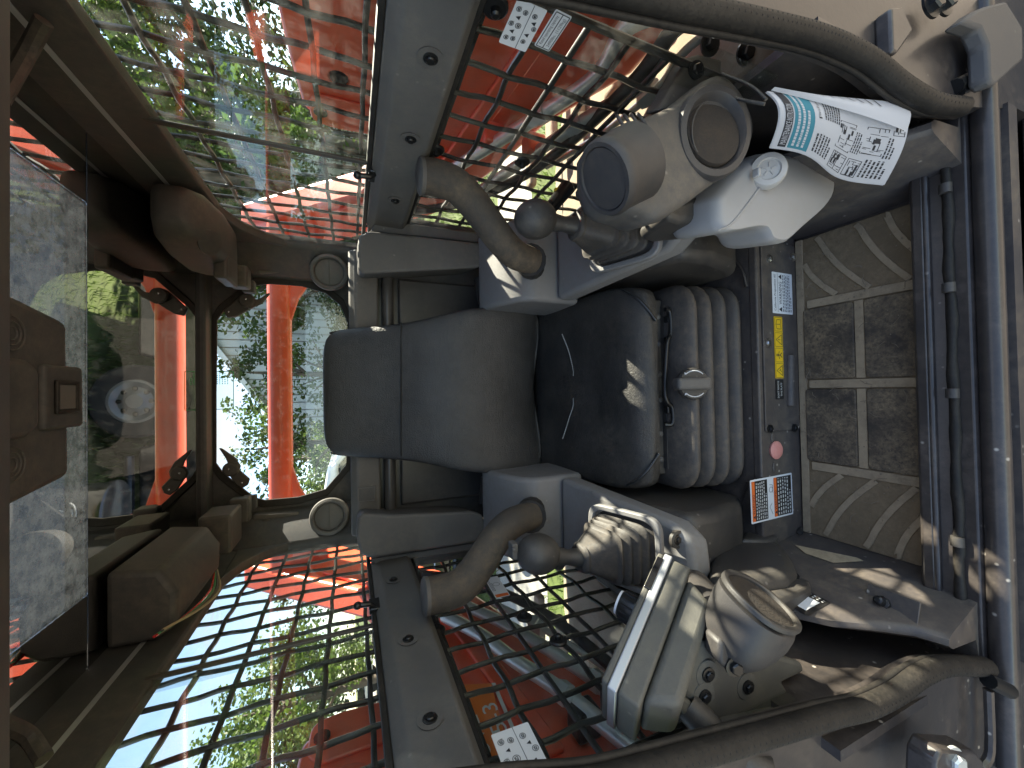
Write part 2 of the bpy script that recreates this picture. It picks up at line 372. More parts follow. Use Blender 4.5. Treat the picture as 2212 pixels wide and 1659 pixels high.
# floor pan and mat
mb = MB(); mb.span((-.46, .26, -.04), (.46, 1.45, -.006)); obj('floor_pan', mb, m_footw, cab)
MX0, MX1, MY0, MY1 = -.352, .345, .372, .588
mb = MB(); mb.prism([V((p.x, p.y, -.006)) for p in rpoly([(MX0, MY0), (MX1, MY0), (MX1, MY1), (MX0, MY1)], .015)], (0, 0, .006))
mat_o = obj('floor_mat', mb, m_mat, cab, bev=.001)
def slab(par, pts, z0, h, mat, name, bev=.002, rad=.008):
    mb = MB(); mb.prism([V((p.x, p.y, z0)) for p in rpoly(pts, rad, 3)], (0, 0, h)); return obj(name, mb, mat, par, bev=bev)
yb = P(1862, 828, z=0).y; xl = P(1862, 1022, z=0).x; xr = P(1862, 636, z=0).x; yt = P(1738, 828, z=0).y; hw = .0115
for x0, x1 in ((xl+hw, -hw), (hw, xr-hw)):
    slab(mat_o, [(x0, yb+hw*.8), (x1, yb+hw*.8), (x1, yt-.004), (x0, yt-.004)], 0, .006, m_pad, 'mat_pad')
    slab(mat_o, [(x0, MY0+.002), (x1, MY0+.002), (x1, yb-hw*.8), (x0, yb-hw*.8)], 0, .006, m_pad, 'mat_pad')
for x in (xl, 0, xr):
    slab(mat_o, [(x-hw*.8, MY0), (x+hw*.8, MY0), (x+hw*.8, yt-.012), (x-hw*.8, yt-.012)], 0, .0035, m_rib, 'mat_rib', .001, .003)
slab(mat_o, [(xl+hw, yb-hw*.7), (-hw, yb-hw*.7), (-hw, yb+hw*.7), (xl+hw, yb+hw*.7)], 0, .0034, m_rib, 'mat_rib', .001, .002)
slab(mat_o, [(hw, yb-hw*.7), (xr-hw, yb-hw*.7), (xr-hw, yb+hw*.7), (hw, yb+hw*.7)], 0, .0034, m_rib, 'mat_rib', .001, .002)
slab(mat_o, [(MX0, yt-.005), (MX1, yt-.005), (MX1, MY1), (MX0, MY1)], 0, .0042, m_rib, 'mat_edge', .001, .002)
def strip(par, a, b, wd, z0, h, mat, name):
    a, b = V(a), V(b); d = (b-a).normalized(); nn = V((-d.y, d.x))*wd/2
    return slab(par, [tuple(a-nn), tuple(b-nn), tuple(b+nn), tuple(a+nn)], z0, h, mat, name, .001, .002)
for s_, xs in ((-1, xl-hw), (1, xr+hw)):
    for (ax0, ay0), (ax1, ay1), bend in (((0, .012), (.155, .095), .012), ((0, .075), (.150, .170), .014), ((0, .135), (.085, .198), .008), ((.055, .004), (.165, .045), .010)):
        pts = []
        for k in range(7):
            t = k/6; x = max(MX0+.006, min(MX1-.006, xs+s_*(ax0+(ax1-ax0)*t))); pts.append(V((x, MY0+ay0+(ay1-ay0)*t+bend*4*t*(1-t), 0)))
        mb = MB(); lo_, hi_ = [], []
        for k, p in enumerate(pts):
            d = (pts[min(k+1, 6)]-pts[max(k-1, 0)]).normalized(); nn = V((-d.y, d.x, 0))*.0058; lo_.append(p-nn); hi_.append(p+nn)
        mb.prism(lo_+hi_[::-1], (0, 0, .0034)); obj('mat_rib', mb, m_rib, mat_o, bev=.0008)

# dried mud, grit and straw left on the mat
mb = MB(); rnd = random.Random(3)
for i in range(260):
    x, y = rnd.uniform(MX0, MX1), rnd.uniform(MY0, MY1); q = rnd.uniform(.0006, .0022)
    mb.ball((x, y, .005+q*.2), (q, q*rnd.uniform(.6, 1), q*.5), 5, 3)
for i in range(45):
    x, y = rnd.uniform(-.3, .3), rnd.uniform(MY0, MY1); a = rnd.uniform(0, 6.28); l = rnd.uniform(.008, .03)
    mb.tube([(x, y, .0075), (x+l*.5*math.cos(a), y+l*.5*math.sin(a), .009), (x+l*math.cos(a+.3), y+l*math.sin(a+.3), .0075)], .0006, 4)
obj('mat_grit', mb, m_dirt, cab, kind='stuff')

# seat riser
mb = MB(); mb.prism([V((x, .592, z)) for x, z in ((-.46, -.006), (.46, -.006), (.46, .14), (-.46, .14))], (0, .02, 0)); obj('seat_riser', mb, m_footw, cab, bev=.004)
mb = MB(); mb.span((-.46, .60, .128), (.46, 1.40, .139)); obj('seat_deck', mb, m_footw, cab, bev=.002)
# weld seam curves from the riser up to the deck
for s_, pts in ((1, [(1565, 545), (1600, 580), (1612, 620)]), (-1, [(1615, 1040), (1600, 1085), (1578, 1140)])):
    mb = MB(); mb.tube([P(a, b, z=.143) for a, b in pts], .004, 6, 6); obj('weld_seam', mb, m_frame, cab)
mb = MB(); xa = P(1690, 930, y=.588).x
mb.prism([V((p.x, .5915, p.y)) for p in rpoly([(xa, .006), (.335, .006), (.335, .128), (xa, .128)], .006)], (0, -.004, 0)); plate = obj('cover_plate', mb, m_footw, cab, bev=.001)
for c in ((1663, 926), (1716, 924), (1658, 741), (1662, 560), (1712, 556)): bolt(plate, P(*c, y=.5872), (0, -1, 0), .0065, m_bolt if c[1] > 900 else m_zinc)
mb = MB(); a = P(1706, 768, y=.5872); b = P(1706, 876, y=.5872)
mb.tube([V((a.x, .5872, a.z)), V((b.x, .5872, b.z))], .011, 10); obj('pressed_slot', mb, m_footw, plate, smooth=60)
c = P(1674, 972, y=.5915); mb = MB(); mb.lathe(c, (0, -1, 0), [(.02, 0), (.021, .004), (.017, .0075), (.006, .009)], 22); obj('red_plug', mb, m_pink, cab)
for q in ((1669, 945), (1673, 1010)):
    c = P(*q, y=.591); mb = MB(); mb.ball(c, (.013, .002, .006), 10, 6); obj('paint_smear', mb, m_footw, cab)

# footwell side walls: a ridge that drops towards the sill, a pocket behind it
def ridge_z(y):
    t = max(0, min(1, (y-.30)/.15)); return .150+.145*t*t*(3-2*t)+max(0, y-.45)*.25
for s_ in (-1, 1):
    secs = []
    for y in (.296, .33, .36, .40, .45, .50, .592):
        zt_ = ridge_z(y); secs.append([V((s_*x, y, z)) for x, z in ((.352, -.006), (.358, .03), (.352+.046*.9, zt_*.94), (.400, zt_), (.410, zt_), (.417, zt_*.93), (.424, .06), (.468, .05), (.468, -.006))])
    mb = MB(); mb.loft(secs); obj('footwell_wall', mb, m_footw, cab, smooth=50)
    mb = MB(); mb.span((s_*.468, .30, .0), (s_*.482, 1.45, .43)); obj('lower_side_panel', mb, m_frame, cab)
# left ledge with rust-edged weld at the front corner, a stud and small plate
led = [P(1890, 1290, fp=.05), P(1985, 1310, fp=.012), P(2000, 1400, fp=.005), P(1960, 1425, fp=.01), P(1860, 1425, fp=.05), P(1790, 1330, fp=.11)]
mb = MB(); c = P(1925, 1312, x=-.385); mb.box(c, (.05, .07, .004), Matrix.Rotation(.35, 3, 'Y')); obj('stud_plate', mb, m_footw, cab, bev=.001)
mb = MB(); mb.lathe(P(1908, 1303, x=-.382), V((.5, 0, .85)), [(.011, 0), (.011, .006), (.007, .007), (.007, .020), (.004, .022)], 8); obj('stud', mb, m_bolt, cab)

# side frames, glass and their details
for s_ in (-1, 1):
    prof = [(.480, .957), (.452, .957), (.438, .938), (.436, .868), (.450, .856), (.480, .856)]
    mb = MB(); mb.prism([V((s_*x, .395, z)) for x, z in prof], (0, .705, 0)); rail = obj('sill_rail', mb, m_trim, cab, bev=.004, seg=3)
    for c in (((930, 125), (887, 300), (854, 433)) if s_ > 0 else ((850, 1253), (882, 1382), (929, 1554))):
        q = P(*c, x=s_*.4365); mb = MB(); mb.lathe(q, (s_, 0, 0), [(.0175, -.0012), (.0165, .0005), (.011, .004)], 22); obj('bolt_recess', mb, m_trim, rail)
        bolt(rail, q+V((s_*.0005, 0, 0)), (-s_, 0, 0), .0068, recess=True)
    # dark gasket lines
    mb = MB()
    mb.span((s_*.455, .40, .848), (s_*.472, 1.10, .856)); obj('lower_gasket', mb, m_rubber, cab, bev=.002)
    mb = MB(); mb.span((s_*.452, .41, .957), (s_*.474, 1.40, .966)); obj('upper_gasket', mb, m_rubber, cab, bev=.002)
    mb = MB(); mb.span((s_*.452, 1.085, .42), (s_*.482, 1.45, .95)); obj('rear_side_panel', mb, m_trim, cab, bev=.003)
    # glass: fixed front pane, sliding rear pane, lower pane
    mb = MB(); mb.span((s_*.461, .42, .962), (s_*.4645, .83, 1.315)); obj('window_pane', mb, m_glass, cab, smooth=0)
    mb = MB(); mb.span((s_*.4665, .79, .962), (s_*.470, 1.42, 1.315)); obj('window_pane', mb, m_glass, cab, smooth=0)
    mb = MB(); mb.span((s_*.463, .37, .40), (s_*.4665, 1.09, .852)); obj('window_pane', mb, m_glass, cab, smooth=0)
    mb = MB(); mb.span((s_*.455, .806, .962), (s_*.4605, .817, 1.315)); bar = obj('window_divider', mb, m_black, cab, bev=.002)
    q = P(812, 378, x=.452) if s_ > 0 else P(812, 1308, x=-.452)
    mb = MB(); mb.box(q, (.012, .045, .028)); mb.tube([q+V((0, -.01, .0)), q+V((-s_*.012, -.012, .012)), q+V((-s_*.014, -.012, .034))], .006, 8); mb.ball(q+V((-s_*.014, -.012, .036)), .0085, 10, 6)
    obj('slider_latch', mb, m_bolt, bar, bev=.003)
    # upper rail under the roof
    mb = MB(); mb.prism([V((s_*x, .30, z)) for x, z in ((.485, 1.30), (.458, 1.30), (.449, 1.335), (.447, 1.40), (.447, 1.45), (.485, 1.45))], (0, 1.16, 0)); up = obj('roof_rail', mb, m_over, cab, bev=.004)
    mb = MB(); mb.span((s_*.4475, .50, 1.350), (s_*.4520, 1.30, 1.358)); obj('crevice_glint', mb, m_silver, up)  # pale strip painted in for the light caught in the rail's crevice
    # rear corner post
    mb = MB(); mb.prism([V((s_*x, y, .90)) for x, y in ((.372, 1.449), (.385, 1.42), (.455, 1.345), (.490, 1.345), (.490, 1.47), (.372, 1.47))], (0, 0, .55)); post = obj('corner_post', mb, m_over, cab, bev=.008, seg=3)
    # rounded gusset in the upper rear corner of the side window
    mb = MB(); g = [(1.36, .95), (1.30, 1.12)]; 
    mb.prism([V((s_*.452, y, z)) for y, z in ((1.36, 1.10), (1.345, 1.18), (1.31, 1.235), (1.25, 1.275), (1.16, 1.302), (1.36, 1.31))], (s_*.028, 0, 0)); obj('corner_gusset', mb, m_over, cab, bev=.003)
    # window clamp knobs on the lower pane
    for c in (((942, 322), (1128, 348), (1070, 12)) if s_ > 0 else ((944, 1363), (1133, 1335), (1206, 1386))):
        q = P(*c, x=s_*.4625); mb = MB(); mb.lathe(q, (-s_, 0, 0), [(.016, 0), (.016, .003), (.0135, .005), (.006, .0055), (.006, .012), (.0035, .014)], 20); obj('pane_clamp', mb, m_bolt, cab)

# rear wall with its window
win = [(464, 686), (480, 664), (549, 609), (582, 605), (652, 610), (706, 626), (739, 653), (755, 690), (756, 760), (756, 940), (752, 1010), (706, 1063), (646, 1081), (572, 1088), (549, 1083), (478, 1028), (462, 1006), (462, 850)]
inner = [P(a, b, y=YR) for a, b in win]
def to_rect(p, x0, x1, z0, z1):
    c = V((0, YR, 1.2)); d = p-c; k = 1e9
    for v_, lo, hi, dd in ((c.x, x0, x1, d.x), (c.z, z0, z1, d.z)):
        if dd > 1e-6: k = min(k, (hi-v_)/dd)
        elif dd < -1e-6: k = min(k, (lo-v_)/dd)
    return c+d*k
mb = MB(); mb.ringprism(inner, [to_rect(p, -.48, .48, .93, 1.45) for p in inner], (0, .03, 0)); rear = obj('rear_wall', mb, m_over, cab, bev=.004, seg=3)
cen = V((0, YR, 1.2))
mb = MB(); mb.ringprism([cen+(p-cen)*.965-V((0, .006, 0)) for p in inner], [cen+(p-cen)*1.03-V((0, .006, 0)) for p in inner], (0, .010, 0)); obj('window_seal', mb, m_rubber, rear, bev=.002)
mb = MB(); mb.prism([p+V((0, .018, 0)) for p in inner], (0, .003, 0)); obj('rear_window_pane', mb, m_rglass, rear, smooth=0)
# green print on the rear glass
dg = Decal('glass_marking', 'small green printed marking on the rear window glass', 'marking', P(505, 883, y=YR+.0165), (1, 0, 0), (0, 0, 1), .118, .055, glass('clear_film', (.93, .96, .93), .1))
dg.pline([(0, 0), (.118, 0), (.118, .055), (0, .055)], .002, m_green, close=True); dg.fine(.078, .012, .034, .034, 5, m_green); dg.done()
# header bar between glass and roof
mb = MB(); mb.span((-.42, 1.385, 1.392), (.42, 1.449, 1.44)); hb = obj('rear_header', mb, m_over, cab, bev=.006)
mb = MB(); q0, q1 = P(417, 775, y=1.383), P(417, 910, y=1.383); mb.tube([q0, q1], .004, 8); mb.ball(q0, .008, 10, 6); mb.ball(q1, .008, 10, 6); obj('hinge_rod', mb, m_rib, hb)
mb = MB(); q0 = P(423, 635, y=1.3835); mb.box(q0, (.10, .002, .008)); obj('yellow_strip', mb, m_yellow, hb)

# round air vents on the rear posts
for s_, c in ((1, (711, 588)), (-1, (711, 1116))):
    q = P(*c, y=1.362); v = thing('air_vent', 'round black air vent on the rear post beside the ' + ('storage box with the seat-belt buckle' if s_ > 0 else 'panel with two round plugs'), 'vent', q)
    ax = V((-s_*.25, -1, .05)).normalized()
    mb = MB(); mb.lathe(q-ax*.05, ax, [(.058, 0), (.058, .046), (.055, .052), (.048, .055), (.044, .052), (.042, .042)], 32); obj('vent_ring', mb, m_trim, v)
    mb = MB(); mb.lathe(q-ax*.014, ax, [(.042, 0), (.041, .010), (.028, .014), (.01, .015)], 28); disc = obj('vent_disc', mb, m_trim, v)
    a_, b_, _ = basis(ax)
    mb = MB(); mb.tube([q+ax*.003+a_*t for t in (-.036, -.018, 0, .018, .036)], .0012, 6); obj('vent_fin', mb, m_trim, disc)
# two round plugs on the left post panel, plain panel on the right
for s_ in (-1, 1):
    pts = [P(a, b, y=1.415) for a, b in (((545, 565), (590, 535), (655, 541), (652, 588), (560, 590)) if s_ > 0 else ((548, 1112), (645, 1107), (648, 1145), (600, 1158), (538, 1150)))]
    mb = MB(); mb.prism(pts, (0, .03, 0)); pl = obj('post_panel', mb, m_trim, cab, bev=.004)
    if s_ < 0:
        for c in ((575, 1133), (617, 1130)): mb = MB(); mb.lathe(P(*c, y=1.415), (0, -1, 0), [(.019, 0), (.019, .004), (.014, .006), (.004, .0065)], 18); obj('round_plug', mb, m_black, pl)

# rear shelf, dark recesses and the glossy belt-line tubes behind the seat
mb = MB(); mb.prism([V((-.40, y, z)) for y, z in ((1.16, .925), (1.15, .985), (1.165, 1.003), (1.45, 1.003), (1.45, .925))], (.80, 0, 0)); sh = obj('rear_shelf', mb, m_trim, cab, bev=.006, seg=3)
q = P(792, 1068, y=1.148); mb = MB(); mb.ringprism([q+V((a*.017, 0, b*.020)) for a, b in ((-1, -1), (1, -1), (1, 1), (-1, 1))], [q+V((a*.021, 0, b*.024)) for a, b in ((-1, -1), (1, -1), (1, 1), (-1, 1))], (0, .004, 0)); obj('slot_frame', mb, m_trim, sh, bev=.001)
mb = MB(); mb.box(q+V((0, .003, 0)), (.034, .004, .04)); obj('slot', mb, m_black, sh)
mb = MB(); mb.span((-.42, 1.215, .14), (.42, 1.235, .925)); obj('back_panel', mb, m_gloss, cab)
for s_ in (-1, 1):
    mb = MB(); mb.tube([(s_*.12, 1.180, .898), (s_*.34, 1.180, .898)], .017, 14); obj('belt_line_tube', mb, m_gloss, cab, smooth=50)
    mb = MB(); mb.span((s_*.12, 1.195, .60), (s_*.34, 1.213, .865)); obj('recess_panel', mb, m_gloss, cab, bev=.006)
    mb = MB(); mb.span((s_*.20, 1.185, .72), (s_*.206, 1.194, .866)); obj('recess_edge', mb, m_trim, cab)
    x = P(1030, 620 if s_ > 0 else 1040, y=1.1).x
    mb = MB(); mb.tube([(s_*.27, 1.14, .62), (s_*.35, 1.14, .63)], .012, 10); obj('tie_rod', mb, m_gloss, cab)

# roof: dark glass panel (reflective), dirty front glass, solid roof over the rear half, front header
mb = MB(); mb.span((-.4465, .865, ZC), (.4465, 1.385, ZC+.006)); roofp = obj('roof_glass', mb, m_roofgl, cab, smooth=0)
mb = MB(); mb.span((-.325, .50, ZC), (.325, .862, ZC+.006)); obj('front_roof_glass', mb, m_sky, cab, smooth=0)
for s_ in (-1, 1): mb = MB(); mb.span((s_*.327, .50, ZC), (s_*.4465, .862, ZC+.006)); obj('side_roof_glass', mb, m_roofgl, cab, smooth=0)
mb = MB(); mb.span((-.49, .97, 1.452), (.49, 1.50, 1.49)); obj('roof_shell', mb, m_frame, cab, bev=.01)
mb = MB(); mb.prism([V((-.49, y, z)) for y, z in ((.40, 1.241), (.46, 1.262), (.50, 1.33), (.51, 1.45), (.38, 1.45), (.38, 1.25))], (.98, 0, 0)); obj('front_header', mb, m_over, cab, bev=.008)
for s_ in (-1, 1):
    mb = MB(); mb.tube([P(0, 215, y=.60) if s_ > 0 else P(0, 1560, y=.60), P(60, 110 if s_ > 0 else 1590, y=.62), P(95, 45 if s_ > 0 else 1640, y=.60)], .008, 8, 4); obj('washer_hose', mb, m_hose, cab)

# front opening: jambs, seals, sill
seal_L = [P(a, b, fp=0) for a, b in ((900, 1735), (1100, 1708), (1271, 1692), (1400, 1660), (1505, 1630), (1610, 1600), (1705, 1572), (1800, 1545), (1870, 1528), (1935, 1496), (1985, 1460), (2045, 1438), (2130, 1440))]
seal_R = [P(a, b, fp=-.015) for a, b in ((1000, -85), (1200, -48), (1350, -14), (1481, 16), (1590, 38), (1681, 58), (1750, 75), (1814, 98), (1881, 133), (1948, 186), (2014, 222), (2078, 232))]
for s_, pts in ((-1, seal_L), (1, seal_R)):
    mb = MB(); mb.tube(pts, .0140, 12, 5)
    d_ = thing('door_seal', 'thick black rubber bulb seal round the ' + ('booklet side' if s_ > 0 else 'display side') + ' of the door opening', 'seal', pts[-1])
    obj('bulb', mb, m_rubber, d_, smooth=60)
    cc = V((0, .4, .7))
    mb = MB(); mb.tube([p + (cc-p).normalized()*.0125 + V((0, .010, 0)) for p in pts], .0042, 8, 5); obj('inner_lip', mb, m_rubber, d_, smooth=60)
    mb = MB(); pp = catmull(pts, 16)
    for i in range(4, len(pp)-3, 1):                                   # fine moulded ribs where the seal is squeezed round the corner
        if i % 2: continue
        t = (pp[i+1]-pp[i-1]).normalized(); a, b, _ = basis(t)
        mb.tube([pp[i] + (a*math.cos(k/10*6.283)+b*math.sin(k/10*6.283))*.0136 for k in range(11)], .0006, 4)
    obj('seal_rib', mb, m_rubber, d_, kind='stuff')
    # jamb: dark steel post face outside the seal
    js = [p+V((s_*.004, .004, 0)) for p in catmull(pts, 3)]
    js = [p for p in js if p.z > .02]; js = [V((s_*.52, .42, 1.47)), V((s_*.52, .40, 1.20))] + js + [V((s_*.462, .262, -.05)), V((s_*.462, .250, -.35))]
    mb = MB(); outer = [V((s_*.80, p.y, p.z)) for p in js]
    n = len(js); v = js + outer + [p+V((0, .03, 0)) for p in js] + [p+V((0, .03, 0)) for p in outer]
    f = []
    for i in range(n-1):
        f += [(i, i+1, n+i+1, n+i), (2*n+i+1, 2*n+i, 3*n+i, 3*n+i+1), (i+1, i, 2*n+i, 2*n+i+1)]
    f += [(n-1, 2*n-1+0, 4*n-1, 3*n-1)]
    mb.add(v, f); obj('door_jamb', mb, m_frame, cab, smooth=40)
# cab sill: rolled lips across the bottom of the opening
def sill(name, prof, mat, x0=-.47, x1=.47, bev=.002):
    mb = MB(); mb.prism([V((x0, y, z)) for y, z in prof], (x1-x0, 0, 0)); return obj(name, mb, mat, cab, bev=bev)
y1, y2, y3, y4, y5, y6 = [ypx(k, .055) for k in (1978, 2008, 2018, 2046, 2072, 2108)]
sill('inner_lip', [(y1, -.006), (y1, .055), (y1-.004, .060), (y2, .060), (y2, -.006)], m_frame)
sill('sill_channel', [(y2, -.006), (y2, .050), (y4, .046), (y4, -.006)], m_frame)
mb = MB(); mb.tube([(-.46, y2-.002, .054), (.46, y2-.002, .054)], .0055, 10); obj('sill_bead', mb, m_frame, cab, smooth=60)
sill('sill_plate', [(y4, -.03), (y4, .050), (y6+.004, .052), (y6, .046), (y6, -.03)], m_frame, -.60, .60)
# lumpy bulb strip lying in the channel
mb = MB(); rnd = random.Random(11); pts = []; rad = []
for i in range(61):
    x = .41 - i*.82/60; pts.append((x, (y4+y5)/2+.0009*math.sin(i*.5)+.0005*rnd.uniform(-1, 1), .053+.0006*rnd.uniform(-1, 1))); rad.append(.0072+.0009*math.sin(i*.9+.6*math.sin(i*.37))+.0004*rnd.uniform(-1, 1))
mb.tube(pts, rad, 10); strip_o = thing('sill_weatherstrip', 'lumpy black rubber strip lying along the cab sill', 'seal', (0, (y4+y5)/2, .05)); obj('strip', mb, m_rubber, strip_o, smooth=60)
for x in (-.27, -.02, .16, .33): mb = MB(); mb.tube([(x-.008, (y4+y5)/2, .058), (x+.008, (y4+y5)/2, .058)], .0088, 10); obj('clip', mb, m_black, strip_o, smooth=50)
mb = MB(); yq = ypx(2143, .045); mb.tube([(-.62, yq, .038), (.62, yq, .038)], .0165, 14); obj('front_tube', mb, m_frame, cab, smooth=60)
mb = MB(); mb.span((-.62, yq+.002, -.06), (.62, y6, .044)); obj('front_flange', mb, m_frame, cab)
# dusty step below the front of the cab
mb = MB(); mb.prism([V((-.75, y, z)) for y, z in ((yq-.004, -.10), (.12, -.16), (.12, -.20), (yq+.02, -.20))], (1.5, 0, 0)); obj('front_step', mb, m_footw, cab, bev=.006)
mb = MB(); mb.span((-.80, .29, -.5), (.80, 1.5, -.045)); obj('under_frame', mb, m_frame, cab)
# hinge hardware at the right of the sill, latch block and striker on the left
hr = thing('sill_bracket', 'dusty steel bracket with bolt heads at the booklet side of the sill', 'bracket', P(2130, 90, fp=-.04))
mb = MB()
prof = [(2135, 10), (2175, 0), (2212, 60), (2212, 130), (2150, 185), (2138, 170), (2135, 95), (2120, 60), (2080, 45), (2110, 20)]
mb.prism([P(a, b, fp=-.045) for a, b in prof], (0, .022, .004)); obj('bracket', mb, m_pod, hr, bev=.005)
for c in ((2010, 12), (2037, 8)): bolt(hr, P(*c, fp=-.03), (0, -1, .1), .013, m_bolt)
mb = MB(); q = P(2005, 60, fp=-.035); mb.prism([P(a, b, fp=-.03) for a, b in ((1925, 15), (1950, 10), (1975, 65), (1940, 115), (1928, 110))], (0, .02, 0)); obj('ear', mb, m_frame, hr, bev=.004)
mb = MB(); mb.tube([P(2060, 190, fp=-.012), P(2110, 165, fp=-.012)], .012, 10); mb.tube([P(2075, 200, fp=-.016), P(2128, 172, fp=-.016)], .006, 8); obj('pin', mb, m_bolt, hr, smooth=50)
lr = thing('door_striker', 'black latch block with a zinc bolt on the jamb at the display side', 'latch', P(2010, 1610, fp=-.03))
mb = MB(); mb.prism([P(a, b, fp=-.02) for a, b in ((1955, 1605), (1968, 1580), (2040, 1585), (2060, 1610), (2050, 1659), (1950, 1700))], (0, -.03, .0)); obj('block', mb, m_frame, lr, bev=.004)
bolt(lr, P(2055, 1640, fp=-.045), (0, -1, .2), .012, m_pipe)
mb = MB(); mb.tube([P(2135, 1470, fp=-.012), P(2180, 1492, fp=-.02)], .011, 10); obj('striker_pin', mb, m_bolt, lr, smooth=50)
for q in ((2130, 1560),):
    mb = MB(); mb.tube([P(2135, 1490, fp=-.012), P(2138, 1620, fp=-.012), P(2120, 1659, fp=-.012)], .006, 8, 4); obj('weld_edge', mb, m_frame, lr)
# ================================================================== the seat
seat = thing('operator_seat', 'black vinyl operator seat on a rubber bellows suspension', 'seat', (0, .85, .14))
def sup(w_, h_, n=40, e=4.0):
    o = []
    for i in range(n):
        t = 2*math.pi*i/n; c, s_ = math.cos(t), math.sin(t)
        o.append((w_*math.copysign(abs(c)**(2/e), c), h_*math.copysign(abs(s_)**(2/e), s_)))
    return o
# cushion: sections from rear to front
secs = []
cush = [  # y, half width, z top, z bottom
 (1.125, .170, .452, .400), (1.115, .215, .462, .375), (1.095, .238, .466, .362), (1.04, .248, .460, .355), (.96, .250, .446, .350), (.88, .249, .434, .348),
 (.81, .247, .424, .346), (.765, .244, .418, .345), (.725, .238, .410, .345), (.700, .230, .398, .346), (.685, .220, .383, .349), (.677, .205, .368, .353)]
NX = 48
for y, hw_, zt, zb in cush:
    c = []
    for a, b in sup(hw_, (zt-zb)/2, NX, 5.0):
        zz = (zt+zb)/2+b
        if b > 0:                       # sides rise a little into bolsters, hollow in the middle
            k = (abs(a)/hw_); zz += (.016*k**2.2-.012*(1-k*k))*min(1, max(0, (y-.70)/.10))*(b/((zt-zb)/2))
        c.append(V((a, y, zz)))
    secs.append(c)
mb = MB(); mb.loft(secs); cushion = obj('cushion', mb, m_vinyl2, seat, smooth=80, sub=1)
def cz(x, y):                           # top surface height of the cushion
    for i in range(len(cush)-1):
        if cush[i][0] >= y >= cush[i+1][0]:
            t = (cush[i][0]-y)/(cush[i][0]-cush[i+1][0]); hw_ = cush[i][1]*(1-t)+cush[i+1][1]*t; zt = cush[i][2]*(1-t)+cush[i+1][2]*t
            k = min(1, abs(x)/hw_); return zt + (.016*k**2.2-.012*(1-k*k))*min(1, max(0, (y-.70)/.10))
    return .4
for pts in (((1222, 722), (1231, 760), (1237, 800), (1237, 830-18)), ((1237, 860), (1237, 878), (1231, 905), (1223, 948))):
    ps = [P(a, b, z=.432) for a, b in pts]; ps = catmull(ps, 10)
    mb = MB()
    for i in range(0, len(ps)-1):
        a, b = ps[i], ps[i]+(ps[i+1]-ps[i])*.78
        mb.tube([V((a.x, a.y, cz(a.x, a.y)+.0012)), V((b.x, b.y, cz(b.x, b.y)+.0012))], .0016, 5)
    obj('stitching', mb, m_stitch, cushion)
for s_ in (-1, 1):                      # piped seams: round the top edge and across the front corners
    mb = MB(); mb.tube([(s_*(hw_*.985), y, zt-.030+.012) for y, hw_, zt, zb in cush[2:8]] + [(s_*.215, .705, .404), (s_*.185, .683, .385), (s_*.150, .674, .362)], .0032, 6, 3); obj('piping', mb, m_piping, cushion, smooth=60)
    mb = MB(); mb.tube([(s_*.249, y, .375) for y in (1.06, .96, .86, .78)], .0028, 6, 3); obj('piping', mb, m_piping, cushion, smooth=60)
# backrest: sections from bottom to top
bk = [  # px of the section in the photograph, y of the front face, half width in px
 (1158, 1.072, 150), (1152, 1.050, 172), (1138, 1.034, 180), (1105, 1.020, 182), (1050, 1.012, 181), (1000, 1.016, 176), (950, 1.030, 166), (905, 1.050, 156), (862, 1.075, 150), (820, 1.094, 147), (770, 1.112, 144), (735, 1.126, 141), (712, 1.138, 134), (700, 1.150, 122), (694, 1.166, 98)]
secs = []; B = []
for i, (px, y, hp) in enumerate(bk):
    cpy = 841-(px-700)*.010
    c = P(px, cpy, y=y); e = P(px, cpy-hp, y=y); hw_ = abs(e.x-c.x); th = .045 if 1 < i < len(bk)-3 else (.03 if i in (1, len(bk)-3) else .016)
    B.append((V((0, y, c.z)), hw_, th))
for i, (c, hw_, th) in enumerate(B):
    d = (B[min(i+1, len(B)-1)][0]-B[max(i-1, 0)][0]).normalized(); nb = V((0, d.z, -d.y))     # towards the back
    row = []
    lowk = max(0, min(1, (len(B)-1-i)/(len(B)-1)*1.6-.35))
    for a, b in sup(hw_, th, NX, 4.2):
        k = abs(a)/hw_; bow = -.030*lowk*k**2.4 + .008*lowk*(1-k*k)
        row.append(c + V((a, 0, 0)) + nb*(th+b+(bow if b < 0 else 0)))
    secs.append(row)
mb = MB(); mb.loft(secs); back = obj('backrest', mb, m_vinyl, seat, smooth=80, sub=1)
def on_back(px, py, lift=.0):
    i = min(range(len(bk)), key=lambda j: abs(bk[j][0]-px)); return P(px, py, y=bk[i][1]+lift)
mb = MB(); mb.tube([P(866, b, y=1.0715) for b in (695, 730, 770, 841, 910, 950, 985)], .0022, 6, 3); obj('seam', mb, m_piping, back)
for s_ in (-1, 1):
    mb = MB(); mb.tube([c+V((s_*hw_*1.0, th*1.55, 0)) for c, hw_, th in B[2:-2]], .0035, 6, 3); obj('piping', mb, m_piping, back, smooth=60)
